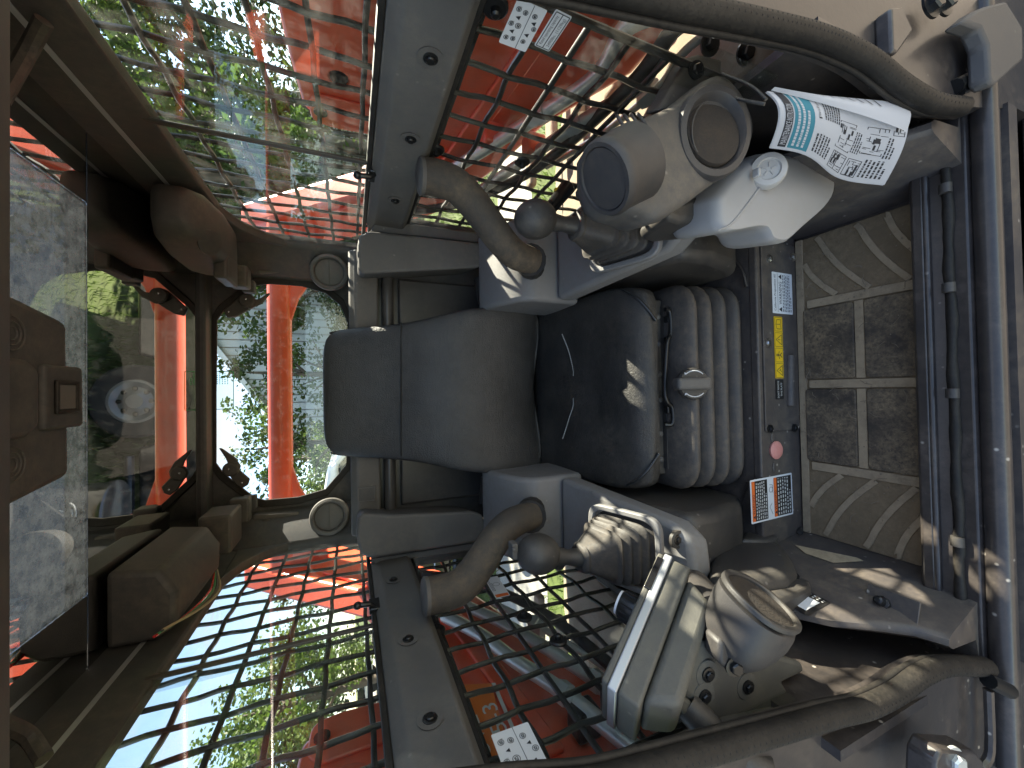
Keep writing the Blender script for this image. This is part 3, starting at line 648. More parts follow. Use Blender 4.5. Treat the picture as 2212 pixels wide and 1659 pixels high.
# seat pan, slide rail, adjusting bar
mb = MB(); mb.span((-.205, .70, .318), (.205, 1.06, .349)); pan = obj('seat_pan', mb, m_black, seat, bev=.003)
for x in (-.17, -.11, -.03, .03, .10, .165): mb = MB(); mb.ball((x, .6995, .331), (.007, .004, .007), 10, 6); obj('rivet', mb, m_trim, pan)
mb = MB(); mb.span((-.19, .688, .318), (.19, .699, .324)); obj('pan_flange', mb, m_black, pan)
mb = MB(); mb.tube([P(1437, 668, y=.672), P(1447, 675, y=.672), P(1449, 725, y=.672), P(1441, 740, y=.672), P(1436, 840, y=.672), P(1441, 868, y=.672), P(1452, 880, y=.672), P(1453, 915, y=.672), P(1436, 917, y=.680)], .0052, 8, 3); obj('slide_bar', mb, m_bolt, seat, smooth=60)
for b in (690, 735, 885): mb = MB(); mb.box(P(1443, b, y=.683), (.016, .016, .016)); obj('bar_clip', mb, m_bolt, seat, bev=.002)
# bellows
secs = []; zb, zt = .139, .322; nfold = 4
for i in range(nfold*8+1):
    t = i/(nfold*8); ph = t*nfold % 1 if i < nfold*8 else 1
    out_ = math.sin(math.pi*ph)**.55
    hx = .203+.042*out_-.008*t; y0 = .668-.048*out_; y1 = 1.03+.04*out_
    secs.append([V((p.x, p.y, zb+(zt-zb)*t)) for p in rpoly([(-hx, y0), (hx, y0), (hx, y1), (-hx, y1)], .075, 6)])
mb = MB(); mb.loft(secs); obj('bellows', mb, m_bell, seat, smooth=80)
# weight adjuster knob with white arrows
q = P(1492, 829, y=.625); kn = attach(bpy.data.objects.new('weight_knob', None), None) if False else None
mb = MB(); mb.lathe(q, (0, -1, .35), [(.012, -.05), (.012, 0), (.034, 0), (.035, .010), (.032, .015), (.01, .016)], 26); knob = obj('weight_knob', mb, m_black, seat)
ax = V((0, -1, .35)).normalized(); a_ = V((1, 0, 0)); b_ = ax.cross(a_)*-1; rot = Matrix((a_, b_, ax)).transposed()
mb = MB(); mb.box(q+ax*.024+b_*-.010, (.026, .074, .030), rot); obj('knob_lever', mb, m_trim, knob, bev=.007, seg=3)
for s_ in (-1, 1):
    mb = MB(); mb.tube([q+ax*.0162+(a_*s_*math.cos(t)+b_*math.sin(t))*.028 for t in [(-.75+1.5*k/8) for k in range(9)]], .0011, 5)
    e = q+ax*.0162+(a_*s_*math.cos(-.75)+b_*math.sin(-.75))*.028; mb.tube([e, e+a_*s_*.004-b_*.003], [.003, .0003], 5)
    obj('arrow_print', mb, m_white, knob)

# ================================================================== pedestals, consoles, joysticks
for s_ in (-1, 1):
    side = 'booklet' if s_ > 0 else 'display'
    pd = thing('seat_pedestal', 'black dusty plastic box beside the seat bellows, ' + ('washer-bottle side' if s_ > 0 else 'display side'), 'pedestal', (s_*.34, .62, .14))
    pts = [(1.05, .14), (.640, .14), (.600, .20), (.578, .30), (.585, .370), (.66, .40), (1.05, .46)]
    mb = MB(); mb.prism([V((s_*.262, y, z)) for y, z in pts], (s_*.165, 0, 0)); obj('box', mb, m_black, pd, bev=.022, seg=4)
    c = (1455, 500) if s_ > 0 else (1465, 1166)
    mb = MB(); q = P(*c, y=.576); mb.lathe(q, (0, -1, 0), [(.018, -.006), (.018, .001), (.013, .003), (.010, -.001)], 20); obj('bolt_recess', mb, m_black, pd)
    bolt(pd, q+V((0, .001, 0)), (0, -1, .1), .0065, recess=True)
    for k in range(3):
        q = V((s_*(.275+.045*k), .612, .215)); mb = MB(); mb.box(q, (.022, .006, .008)); obj('clip', mb, m_bolt, pd, bev=.002)
    # light grey console: tall rear block, sloping front deck
    cs = thing('control_console', 'blue-grey plastic armrest console under the joystick, ' + ('with orange seat-belt buckle beside it' if s_ > 0 else 'with embossed fuse lettering'), 'console', (s_*.33, .8, .44))
    mb = MB(); mb.prism([V((s_*.222, y, z)) for y, z in ((1.04, .44), (.865, .44), (.862, .575), (.885, .610), (.96, .645), (1.04, .665))], (s_*.215, 0, 0)); obj('rear_block', mb, m_cons, cs, bev=.012, seg=3)
    mb = MB(); mb.prism([V((p.x, p.y, p.z)) for p in [V((s_*x, y, 0)) for x, y in ((.225, .858), (.252, .70), (.272, .585), (.30, .553), (.36, .548), (.405, .565), (.425, .62), (.435, .858))]], (0, 0, .09))
    for i in range(len(mb.v)):                     # bottom and top follow the slope of the deck
        v = mb.v[i]; base = .402+(v.y-.55)*.36; mb.v[i] = V((v.x, v.y, base if v.z > .05 else base-.05))
    obj('front_deck', mb, m_cons, cs, bev=.012, seg=3)
    if s_ < 0:
        vs_, fs, asp = TEXT['FUSE']; o_ = V((-.242, .80, .402+.25*.36+.0015)); mb = MB()
        mb.add([o_+V((0, -a*.014, -a*.014*.36)) + V((-b*.012, 0, 0)) for a, b in vs_], fs); obj('embossed_lettering', mb, m_cons, cs, smooth=0)
    # joystick
    J = ((1348, 497), (1240, 488), (1157, 474)) if s_ > 0 else ((1350, 1182), (1250, 1206), (1163, 1196))
    b0 = P(*J[0], y=.640); b0.z = max(b0.z, .402+(b0.y-.55)*.36)-.004; b1 = P(*J[1], y=.655); b2 = P(*J[2], y=.662)
    js = thing('joystick', 'black ball-topped joystick in a ribbed rubber boot, ' + ('with a yellow thumb switch' if s_ > 0 else 'beside the display'), 'joystick', b0)
    secs = []; n = 52; axz = (b1-b0)
    for i in range(n+1):
        t = i/n; c = b0+axz*t
        if t < .52:
            rib = .5+.5*math.cos(t/.52*4*2*math.pi); w_ = .060-.013*t/.52+.010*(rib-.5); e = 6.0
        else:
            k = (t-.52)/.48; w_ = .0445*(1-k)+.023*k; e = 6-3.6*k
            if k > .86: w_ += .003
        q = [c+V((a*.98, b*1.0, b*.36*(1-t))) for a, b in sup(w_, w_, 32, e)]
        secs.append(q)
    mb = MB(); mb.loft(secs); obj('boot', mb, m_boot, js, smooth=70)
    mb = MB(); mb.tube([b1-axz*.05, b1+(b2-b1)*.30, b2-(b2-b1)*.25], [.0185, .0145, .019], 14, 4); obj('shaft', mb, m_black, js, smooth=60)
    rot = Matrix.Rotation(s_*-.15, 3, 'Y')
    mb = MB(); mb.ball(b2, (.037, .038, .043), 24, 14, rot); ballo = obj('grip', mb, m_black, js, smooth=80)
    mb = MB(); mb.lathe(b2+V((s_*-.004, -.0345, -.012)), (0, -1, -.2), [(.0038, -.002), (.0038, .0008), (.001, .001)], 12); obj('grip_screw', mb, m_trim, ballo)
    if s_ > 0:
        q = P(1210, 417, y=.70); mb = MB(); mb.tube([P(1185, 455, y=.67), P(1205, 430, y=.69), P(1225, 405, y=.70)], [.013, .015, .017], 10); obj('switch_pod', mb, m_bolt, js, bev=.002)
        mb = MB(); mb.box(P(1204, 412, y=.692), (.010, .010, .014)); obj('yellow_rocker', mb, m_yellow, js, bev=.003)
    else:
        mb = MB(); mb.tube([b2+V((-.01, .01, -.045)), b2+V((-.035, .02, -.055)), b2+V((-.045, .03, -.06))], [.013, .015, .012], 10); obj('switch_pod', mb, m_black, js, bev=.002)
        mb = MB(); mb.box(b2+V((.010, .014, .046)), (.030, .022, .012)); mb.box(b2+V((.016, .0, .05)), (.007, .006, .008)); obj('top_rocker', mb, m_trim, js, bev=.002)
    rim_i = [b0+V((a, b, b*.36+.002)) for a, b in sup(.066, .066, 32, 6)]; rim_o = [b0+V((a, b, b*.36+.002)) for a, b in sup(.078, .078, 32, 6)]
    mb = MB(); mb.ringprism(rim_i, rim_o, (0, -.004, .013)); obj('boot_rim', mb, m_cons, cs, bev=.003)
    # padded grab bar
    if s_ > 0: gp = [((908, 380), .735), ((945, 385), .735), ((990, 405), .735), ((1035, 455), .74), ((1075, 510), .75), ((1110, 548), .765), ((1150, 565), .785)]
    else: gp = [((918, 1288), .735), ((955, 1281), .735), ((1000, 1262), .735), ((1040, 1212), .74), ((1070, 1165), .75), ((1105, 1130), .765), ((1150, 1112), .79)]
    pts = [P(*c, y=y) for c, y in gp]
    gb = thing('grab_handle', 'bent grab bar with worn brown foam grip on the ' + ('joystick with the yellow switch' if s_ > 0 else 'display') + ' side', 'handle', pts[-1])
    mb = MB(); mb.tube(pts, [.0325, .0335, .033, .0325, .032, .0315, .030], 20, 5); obj('foam_grip', mb, m_foam, gb, smooth=60)
    d = (pts[0]-pts[1]).normalized(); mb = MB(); mb.lathe(pts[0], d, [(.0335, -.006), (.0345, .001), (.030, .004), (.01, .005)], 24); obj('end_cap', mb, m_trim, gb, smooth=50)
    mb = MB(); mb.tube([pts[-1]+V((0, -.01, .01)), pts[-1]+V((s_*.01, .05, -.02)), pts[-1]+V((s_*.02, .10, -.05))], [.036, .034, .030], 14, 3); obj('pivot', mb, m_rubber, gb, smooth=60)
    # rear storage box
    f_ = [(772, 530), (776, 508), (800, 499), (830, 502), (1052, 527), (1060, 540), (1042, 574), (1030, 579), (785, 592), (774, 583)] if s_ > 0 else [(773, 1120), (770, 1160), (778, 1195), (800, 1207), (1052, 1168), (1060, 1150), (1040, 1110), (1020, 1104), (850, 1112), (783, 1108)]
    bx = thing('storage_box', 'dark grey plastic rear side box above the armrest, ' + ('washer-bottle side' if s_ > 0 else 'display side'), 'box', (s_*.37, 1.1, .7))
    mb = MB(); mb.prism([P(a, b, y=1.03) for a, b in f_], (s_*.035, .19, 0)); obj('shell', mb, m_trim, bx, bev=.012, seg=4)
    mb = MB(); mb.prism([P(a, b, y=1.06) for a, b in ([(800, 500), (815, 470), (880, 482), (1050, 505), (1052, 527), (830, 503)] if s_ > 0 else [(800, 1207), (815, 1225), (870, 1210), (1050, 1185), (1052, 1168)])], (s_*.02, .12, 0)); obj('top_ledge', mb, m_trim, bx, bev=.004)
# seat belt buckle
q = P(1147, 634, y=.90); bb = thing('belt_buckle', 'seat belt buckle with a faded orange press button between seat and console', 'buckle', q)
mb = MB(); mb.box(q+V((0, .012, -.01)), (.026, .02, .06)); obj('housing', mb, m_black, bb, bev=.004)
mb = MB(); mb.box(q, (.020, .006, .028)); obj('press_button', mb, m_pink, bb, bev=.002)
q = P(1160, 1030, y=.92); tb = thing('belt_tongue', 'bright metal seat belt tongue at the seat edge on the display side', 'belt tongue', q)
mb = MB(); mb.box(q, (.014, .02, .008)); obj('plate', mb, m_chrome, tb, bev=.001)
mb = MB(); mb.box(q+V((-.012, .02, .004)), (.03, .03, .012)); obj('tongue_cover', mb, m_black, tb, bev=.003)
# ================================================================== air duct pods at the front corners
def oval(c, a, b, ra, rb, n=32, e=2.4): return [c + a*x + b*y for x, y in sup(ra, rb, n, e)] if abs(ra-rb) > 1e9 else [c+a*(ra*math.copysign(abs(math.cos(2*math.pi*i/n))**(2/e), math.cos(2*math.pi*i/n)))+b*(rb*math.copysign(abs(math.sin(2*math.pi*i/n))**(2/e), math.sin(2*math.pi*i/n))) for i in range(n)]
def vent(par, c, ax, r, ratio=1.0, ring=m_black, disc=m_vent, tilt=.4):
    a, b, ax = basis(ax)
    mb = MB(); mb.lathe(c, ax, [(r*1.16, -.02), (r*1.16, .004), (r*1.10, .009), (r*.98, .010), (r*.92, .006), (r*.90, -.012)], 36); o = obj('vent_ring', mb, ring, par, smooth=40)
    ax2 = (ax + a*tilt*.6 + b*tilt*.3).normalized(); a2, b2, _ = basis(ax2)
    mb = MB(); mb.lathe(c-ax*.002, ax2, [(r*.92, -.010), (r*.90, -.001), (r*.6, .004), (r*.1, .005)], 32); d = obj('vent_disc', mb, disc, o, smooth=50)
    mb = MB(); mb.tube([c+ax*.001+a2*r*t+ax2*(.004*(1-t*t)) for t in (-.85, -.4, 0, .4, .85)], .0016, 6); obj('vent_slit', mb, m_black, d)
    return o
# --- right pod
rp = thing('duct_pod', 'dusty grey air duct pod with two round vents, beside the washer bottle', 'air duct', P(1560, 330, y=.40))
outl = [(1318, 300), (1345, 264), (1400, 246), (1470, 215), (1560, 152), (1612, 188), (1642, 262), (1628, 320), (1590, 366), (1545, 402), (1442, 474), (1400, 466), (1350, 446), (1322, 390)]
mb = MB(); base_ = [P(a, b, y=.405) for a, b in outl]; cc = sum(base_, V((0, 0, 0)))/len(base_); secs = []
for dy, sc in ((-.002, .60), (-.0015, .78), (.001, .89), (.008, .96), (.020, 1.0), (.070, 1.01), (.090, .95), (.098, .82)):
    secs.append(catmull([cc+(p-cc)*sc+V((dy*.20, dy, 0)) for p in base_+[base_[0]]], 4)[:-1])
mb.loft(secs); obj('body', mb, m_pod, rp, smooth=75)
d0 = V((-.12, -.96, .22)).normalized(); cA = P(1546, 284, y=.389)
a_, b_, _ = basis(d0)
mb = MB(); mb.lathe(cA-d0*.012, d0, [(.060, 0), (.060, .008), (.057, .014), (.049, .015), (.046, .011), (.043, .002)], 40, 1.08, .98); ro = obj('vent_ring', mb, m_podd, rp, smooth=40)
mb = MB(); mb.lathe(cA-d0*.004, (d0+a_*.16).normalized(), [(.044, -.006), (.043, .0), (.030, .003), (.004, .004)], 36, 1.06, .97); do_ = obj('vent_disc', mb, m_vmesh, ro, smooth=50)
mb = MB(); mb.tube([cA+d0*.0005+b_*(.030*math.sin(t)+.008)+a_*.040*math.cos(t) for t in [.3+2.5*k/12 for k in range(13)]], .0012, 6); obj('vent_slit', mb, m_black, do_)
# second, smaller vent on a short neck
cB = P(1308, 387, y=.412); axB = (_u2*.80 - _r2*.42 - (cB-CAM).normalized()*.38).normalized()
mb = MB(); mb.lathe(cB-axB*.055, axB, [(.050, 0), (.049, .018), (.047, .044), (.048, .047), (.048, .055), (.045, .060), (.040, .060), (.038, .055)], 36); nk = obj('vent_neck', mb, m_podd, rp, smooth=45)
mb = MB(); mb.lathe(cB-axB*.002, axB, [(.039, 0), (.038, .005), (.02, .007), (.004, .0072)], 30); obj('vent_disc', mb, m_podd, nk, smooth=50)
a_, b_, _ = basis(axB)
mb = MB()
for k in range(4):
    c = P(1350, 285, y=.402)+V((.004*k, .0, -.012*k)); mb.tube([c+V((.045, .03, -.012)), c+V((.02, .006, .004)), c+V((-.008, -.008, .002)), c+V((-.022, -.004, -.014))], .0024, 6, 4)
obj('neck_groove', mb, m_podd, rp, smooth=60)
mb = MB(); mb.prism([P(a, b, y=.47) for a, b in ((1440, 440), (1530, 415), (1552, 440), (1545, 475), (1470, 480), (1440, 468))], (0, .09, -.02)); obj('foot', mb, m_black, rp, bev=.012, seg=3)
mb = MB(); mb.prism([P(a, b, y=.44) for a, b in ((1425, 238), (1490, 122), (1512, 116), (1562, 128), (1560, 165), (1470, 232))], (.010, .03, .006)); br = obj('wall_bracket', mb, m_pod, rp, bev=.006, seg=3)
bolt(br, P(1503, 152, y=.436), (-.3, -1, .2), .009); bolt(rp, P(1533, 96, y=.44), (-.4, -1, .1), .012); bolt(rp, P(1610, 116, y=.42), (-.4, -1, .1), .012)
# ribbed side cowl by the right window, between joystick and pod
cw = thing('ribbed_cowl', 'pale ribbed grey cowl on the side wall behind the duct pod', 'cowl', P(1300, 400, x=.43))
for k in range(5):
    mb = MB(); c = P(1262+k*16, 412-k*5, x=.425); mb.tube([c+V((.02, .03, -.035)), c+V((0, .015, 0)), c+V((-.004, -.012, .004)), c+V((.0, -.03, -.02))], .011, 10, 4); obj('rib', mb, m_cons, cw, smooth=60)
# --- left pod
lp = thing('duct_pod', 'small dark grey foot air duct with an oval vent, in front of the display', 'air duct', P(1600, 1400, y=.45))
ce = P(1634, 1306, y=.352); cb = P(1588, 1398, y=.385); axd = (ce-cb).normalized(); fc = (-_u2*.64 + _r2*.77 - (ce-CAM).normalized()*.30).normalized()
secs = []
for t, r_, wv in ((0, .044, 0), (.12, .051, .05), (.35, .058, .2), (.6, .062, .5), (.85, .063, .85), (1.0, .061, 1.0), (1.03, .053, 1.0)):
    r_ *= .87; c = cb+(ce-cb)*t; ax = (axd*(1-wv)+fc*wv).normalized(); a = (V((0, 0, 1))-ax*ax.z).normalized(); b = ax.cross(a); secs.append(oval(c, a, b, r_*1.05, r_*.86, 30, 2.3))
mb = MB(); mb.loft(secs); obj('body', mb, m_podd, lp, smooth=60)
a = (V((0, 0, 1))-fc*fc.z).normalized(); b = fc.cross(a)
mb = MB(); o1 = oval(ce+fc*.004, a, b, .048, .039, 30, 2.3); o2 = oval(ce+fc*.004, a, b, .056, .047, 30, 2.3); mb.ringprism(o1, o2, fc*.008); obj('vent_rim', mb, m_black, lp, bev=.002)
mb = MB(); mb.prism(oval(ce+fc*.003, a, b, .048, .039, 30, 2.3), fc*.004); obj('vent_disc', mb, m_vmesh, lp)
mb = MB(); mb.prism([P(p, q, y=.358) for p, q in ((1556, 1385), (1612, 1378), (1628, 1400), (1618, 1446), (1585, 1462), (1555, 1435))], (0, .03, -.006)); tb_ = obj('mount_tab', mb, m_podd, lp, bev=.006)
bolt(tb_, P(1586, 1439, y=.3555), (0, -1, .3), .0088, recess=False)
mb = MB(); mb.tube([P(1545, 1345, y=.40), P(1520, 1315, y=.44), P(1495, 1270, y=.49)], [.036, .036, .032], 16, 4); obj('duct_neck', mb, m_podd, lp, smooth=60)

# --- left mounting block under the display (stepped, with three recessed bolts)
mbk = thing('mounting_block', 'dusty stepped plastic block with recessed bolts under the display', 'bracket', P(1600, 1500, y=.46))
top = [P(a, b, z=.475) for a, b in ((1446, 1392), (1560, 1380), (1640, 1420), (1690, 1470))]
mb = MB(); zt_ = .44
pts = [(1440, 1470), (1455, 1425), (1500, 1385), (1560, 1385), (1650, 1405), (1735, 1430), (1742, 1452), (1694, 1476), (1722, 1524), (1545, 1562)]
mb.prism([P(a, b, y=.388) for a, b in pts], (-.016, .06, .0)); obj('block', mb, m_mon, mbk, bev=.008, seg=3)
mb = MB(); mb.prism([P(a, b, y=.384) for a, b in ((1440, 1472), (1545, 1560), (1548, 1588), (1538, 1600), (1428, 1500))], (0, .06, 0)); obj('side_cheek', mb, m_mon, mbk, bev=.005, seg=3)
mb = MB(); mb.prism([P(a, b, y=.378) for a, b in ((1552, 1566), (1718, 1528), (1724, 1556), (1556, 1606))], (0, .05, 0)); obj('lower_step', mb, m_mon, mbk, bev=.004, seg=3)
for c in ((1527, 1455), (1520, 1503), (1613, 1482)):
    q = P(*c, y=.3868); mb = MB(); mb.lathe(q, (0, -1, .1), [(.0185, 0), (.018, .0012), (.013, .0015)], 22); obj('bolt_recess', mb, m_mon, mbk); bolt(mbk, q+V((0, -.0012, 0)), (0, -1, .15), .0066, m_bolt)

# --- floor-side plastic cover on the left wall
cv = thing('pedal_cover', 'dark plastic moulded cover bolted low on the footwell wall below the display', 'cover', P(1650, 1240, x=-.37))
pts = [(1530, 1222), (1540, 1180), (1585, 1165), (1640, 1160), (1690, 1172), (1712, 1200), (1722, 1225), (1700, 1245), (1590, 1262), (1532, 1250)]
mb = MB(); mb.prism([P(a, b, x=-.352) for a, b in pts], (-.06, 0, -.005)); obj('hood', mb, m_black, cv, bev=.02, seg=4)
pts = [(1590, 1262), (1700, 1240), (1748, 1252), (1752, 1268), (1690, 1298), (1640, 1298), (1600, 1285)]
mb = MB(); mb.prism([P(a, b, x=-.372) for a, b in pts], (-.03, 0, 0)); obj('flange', mb, m_black, cv, bev=.006, seg=3)
for c in ((1662, 1264), (1712, 1246)): bolt(cv, P(*c, x=-.3725), (1, -.2, .4), .008)
mb = MB(); mb.prism([P(a, b, x=-.345) for a, b in ((1600, 1165), (1608, 1150), (1655, 1134), (1675, 1142), (1682, 1160), (1660, 1166))], (-.04, 0, 0)); obj('upper_pad', mb, m_black, cv, bev=.008, seg=3)
mb = MB(); mb.tube([P(1680, 1140, x=-.34), P(1725, 1137, x=-.345), P(1728, 1150, x=-.35)], .006, 8, 4); obj('edge_tube', mb, m_hose, cv)

# ================================================================== display (seen from its edge)
L0, L1 = P(1424, 1190, y=.480), P(1296, 1474, y=.405)
dl = (L1-L0).normalized(); vw = ((L0+L1)/2-CAM).normalized()
dn = (vw - dl*vw.dot(dl)).normalized(); dt = dl.cross(dn)
if dt.dot(-_u2) < 0: dt = -dt
dn, dt = (dn*math.cos(.16)+dt*math.sin(.16)), (dt*math.cos(.16)-dn*math.sin(.16))       # tipped towards the operator
Ln = (L1-L0).length
dis = thing('display_unit', 'grey operator display on the side wall, seen edge on, with a black dial', 'display', (L0+L1)/2)
def dprism(x0, x1, t0, t1, n0, n1, mat, name, bev=.003, par=dis, taper=0):
    mb = MB(); pp = [L0+dl*x0+dt*t0, L0+dl*(x1)+dt*t0, L0+dl*(x1-taper)+dt*t1, L0+dl*(x0+taper)+dt*t1]
    mb.prism([p+dn*n0 for p in pp], dn*(n1-n0)); return obj(name, mb, mat, par, bev=bev, seg=3)
dprism(0, Ln, .009, .021, -.002, .12, m_silver, 'bezel', .002)
dprism(.003, Ln-.003, .0, .009, -.001, .118, m_mon, 'front_frame', .003)
dprism(.002, Ln-.002, .0215, .049, .001, .117, m_mon, 'housing', .004)
dprism(.012, Ln-.012, .049, .088, .008, .105, m_mon, 'rear_housing', .010, taper=.022)
dprism(.02, Ln-.02, -.0015, .0, .012, .105, m_screen, 'screen', .001)
dprism(.012, .070, .0015, .011, -.0035, .004, m_screen, 'black_key_panel', .001)
q = L0+dl*(Ln*.44)+dn*.03
mb = MB(); mb.lathe(q, -dt, [(.021, 0), (.021, .020), (.018, .024)], 24); dial = obj('dial', mb, m_bolt, dis, smooth=40)
mb = MB(); mb.lathe(q-dt*.0235, -dt, [(.018, 0), (.017, .004), (.008, .005)], 24); obj('dial_face', mb, m_white, dial)
for k in range(14):
    an = k/14*6.283; a, b, _ = basis(dt); mb = MB(); r_ = (a*math.cos(an)+b*math.sin(an)); mb.tube([q-dt*.003+r_*.021, q-dt*.020+r_*.021], .0016, 5); obj('dial_rib', mb, m_bolt, dial)
mb = MB(); mb.tube([L0+dl*.14+dt*.09+dn*.09, L0+dl*.15+dt*.14+dn*.11, L0+dl*.14+dt*.19+dn*.13], .02, 12); obj('mount_arm', mb, m_black, dis)

# ================================================================== washer bottle
Y0 = .43
bt = thing('washer_bottle', 'translucent white plastic washer bottle strapped in the footwell corner', 'bottle', P(1740, 470, y=Y0))
front = [(1545, 440), (1551, 420), (1612, 352), (1640, 332), (1672, 330), (1790, 352), (1804, 368), (1804, 412), (1782, 448), (1735, 490), (1700, 522), (1682, 526), (1664, 520), (1650, 496), (1622, 494), (1578, 502), (1556, 500), (1546, 480)]
fr3 = [P(a, b, y=Y0) for a, b in front]; cc = sum(fr3, V((0, 0, 0)))/len(fr3)
secs = []
for dy, sc in ((-.006, .90), (.0, .97), (.012, 1.0), (.075, 1.02), (.088, 1.0), (.094, .93)):
    pts_ = catmull([cc+(p-cc)*sc+V((.25*dy, dy, .0)) for p in fr3+[fr3[0]]], 3)[:-1]; secs.append(pts_)
mb = MB(); mb.loft(secs); obj('tank', mb, m_bottle, bt, smooth=55)
ridge = [P(a, b, y=Y0-.006) for a, b in ((1551, 498), (1585, 478), (1645, 400), (1680, 352))]
mb = MB(); mb.tube(ridge, [.001, .0022, .0026, .001], 8, 5); obj('mould_ridge', mb, m_bottle, bt, smooth=60)
q = P(1656, 372, y=Y0-.012); ax = V((-.05, -.75, .62)).normalized()
mb = MB(); mb.lathe(q-ax*.012, ax, [(.026, 0), (.026, .010), (.0285, .011), (.0285, .020), (.026, .024), (.018, .025), (.016, .022), (.004, .022)], 28); cap_o = obj('cap', mb, m_cap, bt, smooth=40)
for a, b in ((q+ax*.006+V((-.010, 0, .028)), (.014, .012, .006)), (q+ax*.004+V((.02, 0, -.024)), (.014, .010, .008))): mb = MB(); mb.box(a, b); obj('cap_tab', mb, m_cap, cap_o, bev=.002)
mb = MB()
for k in range(5): t = k/5*6.283; a, b, _ = basis(ax); mb.tube([q+ax*.0105+(a*math.cos(t)+b*math.sin(t))*.004, q+ax*.0105+(a*math.cos(t)+b*math.sin(t))*.011], .0012, 5)
obj('cap_symbol', mb, m_cap, cap_o)

# ================================================================== instruction booklet hanging on two ties
c00, c10 = P(1664, 318, y=.385), P(1902, 403, y=.365)      # left top, left bottom (picture: lower corners)
c01, c11 = P(1656, 197, y=.345), P(1962, 222, y=.295)     # right top, right bottom
bkl = thing('instruction_booklet', 'curled white instruction booklet with teal banner hung from black ties', 'booklet', c10)
def sheet(u, v, lift=0):                                   # u across (left>right), v down
    a = c00*(1-v)+c10*v; b = c01*(1-v)+c11*v; p = a*(1-u)+b*u
    bow = math.sin(math.pi*u)*.018*(1-.3*v) + .010*math.sin(2.2*math.pi*v)*(1-u)
    return p + V((0, -1, .15)).normalized()*(bow+lift)
def patch(name, u0, u1, v0, v1, mat, lift, par, nu=8, nv=8):
    mb = MB(); vs_ = []; fs = []
    for j in range(nv+1):
        for i in range(nu+1): vs_.append(sheet(u0+(u1-u0)*i/nu, v0+(v1-v0)*j/nv, lift))
    for j in range(nv):
        for i in range(nu): k = j*(nu+1)+i; fs.append((k, k+1, k+nu+2, k+nu+1))
    mb.add(vs_, fs); return obj(name, mb, mat, par, smooth=60)
for k in range(3):
    o = patch('page', 0, 1, 0, 1, m_paper, -.0012*k, bkl, 16, 16)
banner = patch('black_banner', .02, .98, .035, .085, m_ink, .0005, bkl, 14, 1)
patch('teal_banner', .02, .98, .095, .235, m_teal, .0005, bkl, 14, 4)
def on_sheet(name, quads, mat, lift=.0006, par=bkl):
    mb = MB()
    for u0, v0, u1, v1 in quads: mb.add([sheet(u0, v0, lift), sheet(u1, v0, lift), sheet(u1, v1, lift), sheet(u0, v1, lift)], [(0, 1, 2, 3)])
    return obj(name, mb, mat, par, smooth=0)
def para(u0, v0, u1, v1, rows, seed):
    rnd = random.Random(seed); qs = []
    for i in range(rows):
        u = u0; v = v0+(v1-v0)*i/rows; h = (v1-v0)/rows*.5; end = u1 if i < rows-1 else u0+(u1-u0)*.6
        while u < end-.005: l = min(rnd.uniform(.012, .045), end-u); qs.append((u, v, u+l, v+h)); u += l+.008
    return qs
tv, tf, ta = TEXT['MAINTENANCE INSTRUCTION']
mb = MB(); mb.add([sheet(.05+a/ta*.62, .078-b*.036, .0009) for a, b in tv], tf); obj('banner_lettering', mb, m_paper, banner, smooth=0)
on_sheet('banner_text', para(.05, .115, .95, .215, 3, 5), m_paper, .0009)
tv, tf, ta = TEXT['How to fill up the tank']
mb = MB(); mb.add([sheet(.55+a/ta*.36, .290-b*.026, .0007) for a, b in tv], tf); obj('heading', mb, m_ink, bkl, smooth=0)
on_sheet('heading_mark', [(.51, .268, .535, .292)], m_ink)
for a in ((.52, .32, .95, .46, 7, 1), (.06, .27, .30, .44, 6, 2), (.28, .62, .52, .70, 4, 3), (.05, .78, .25, .96, 6, 4), (.28, .88, .52, .95, 3, 6)): on_sheet('paragraph', para(*a), m_ink)
def diagram(u0, v0, u1, v1, seed):
    fr = bkl; rnd = random.Random(seed); t = .006
    qs = [(u0, v0, u1, v0+t), (u0, v1-t, u1, v1), (u0, v0, u0+t, v1), (u1-t, v0, u1, v1)]
    for k in range(16):
        u, v = rnd.uniform(u0, u1-.02), rnd.uniform(v0, v1-.02); 
        if rnd.random() < .5: qs.append((u, v, min(u1, u+rnd.uniform(.02, .12)), v+.006))
        else: qs.append((u, v, u+.006, min(v1, v+rnd.uniform(.02, .08))))
    for k in range(4): u, v = rnd.uniform(u0, u1-.07), rnd.uniform(v0, v1-.03); qs.append((u, v, u+.06, v+.018))
    on_sheet('diagram', qs, m_ink)
for i, (a, b, c, d) in enumerate(((.26, .46, .60, .61), (.30, .70, .62, .87), (.03, .47, .22, .62), (.03, .64, .22, .76), (.55, .90, .80, .985))): diagram(a, b, c, d, 20+i)
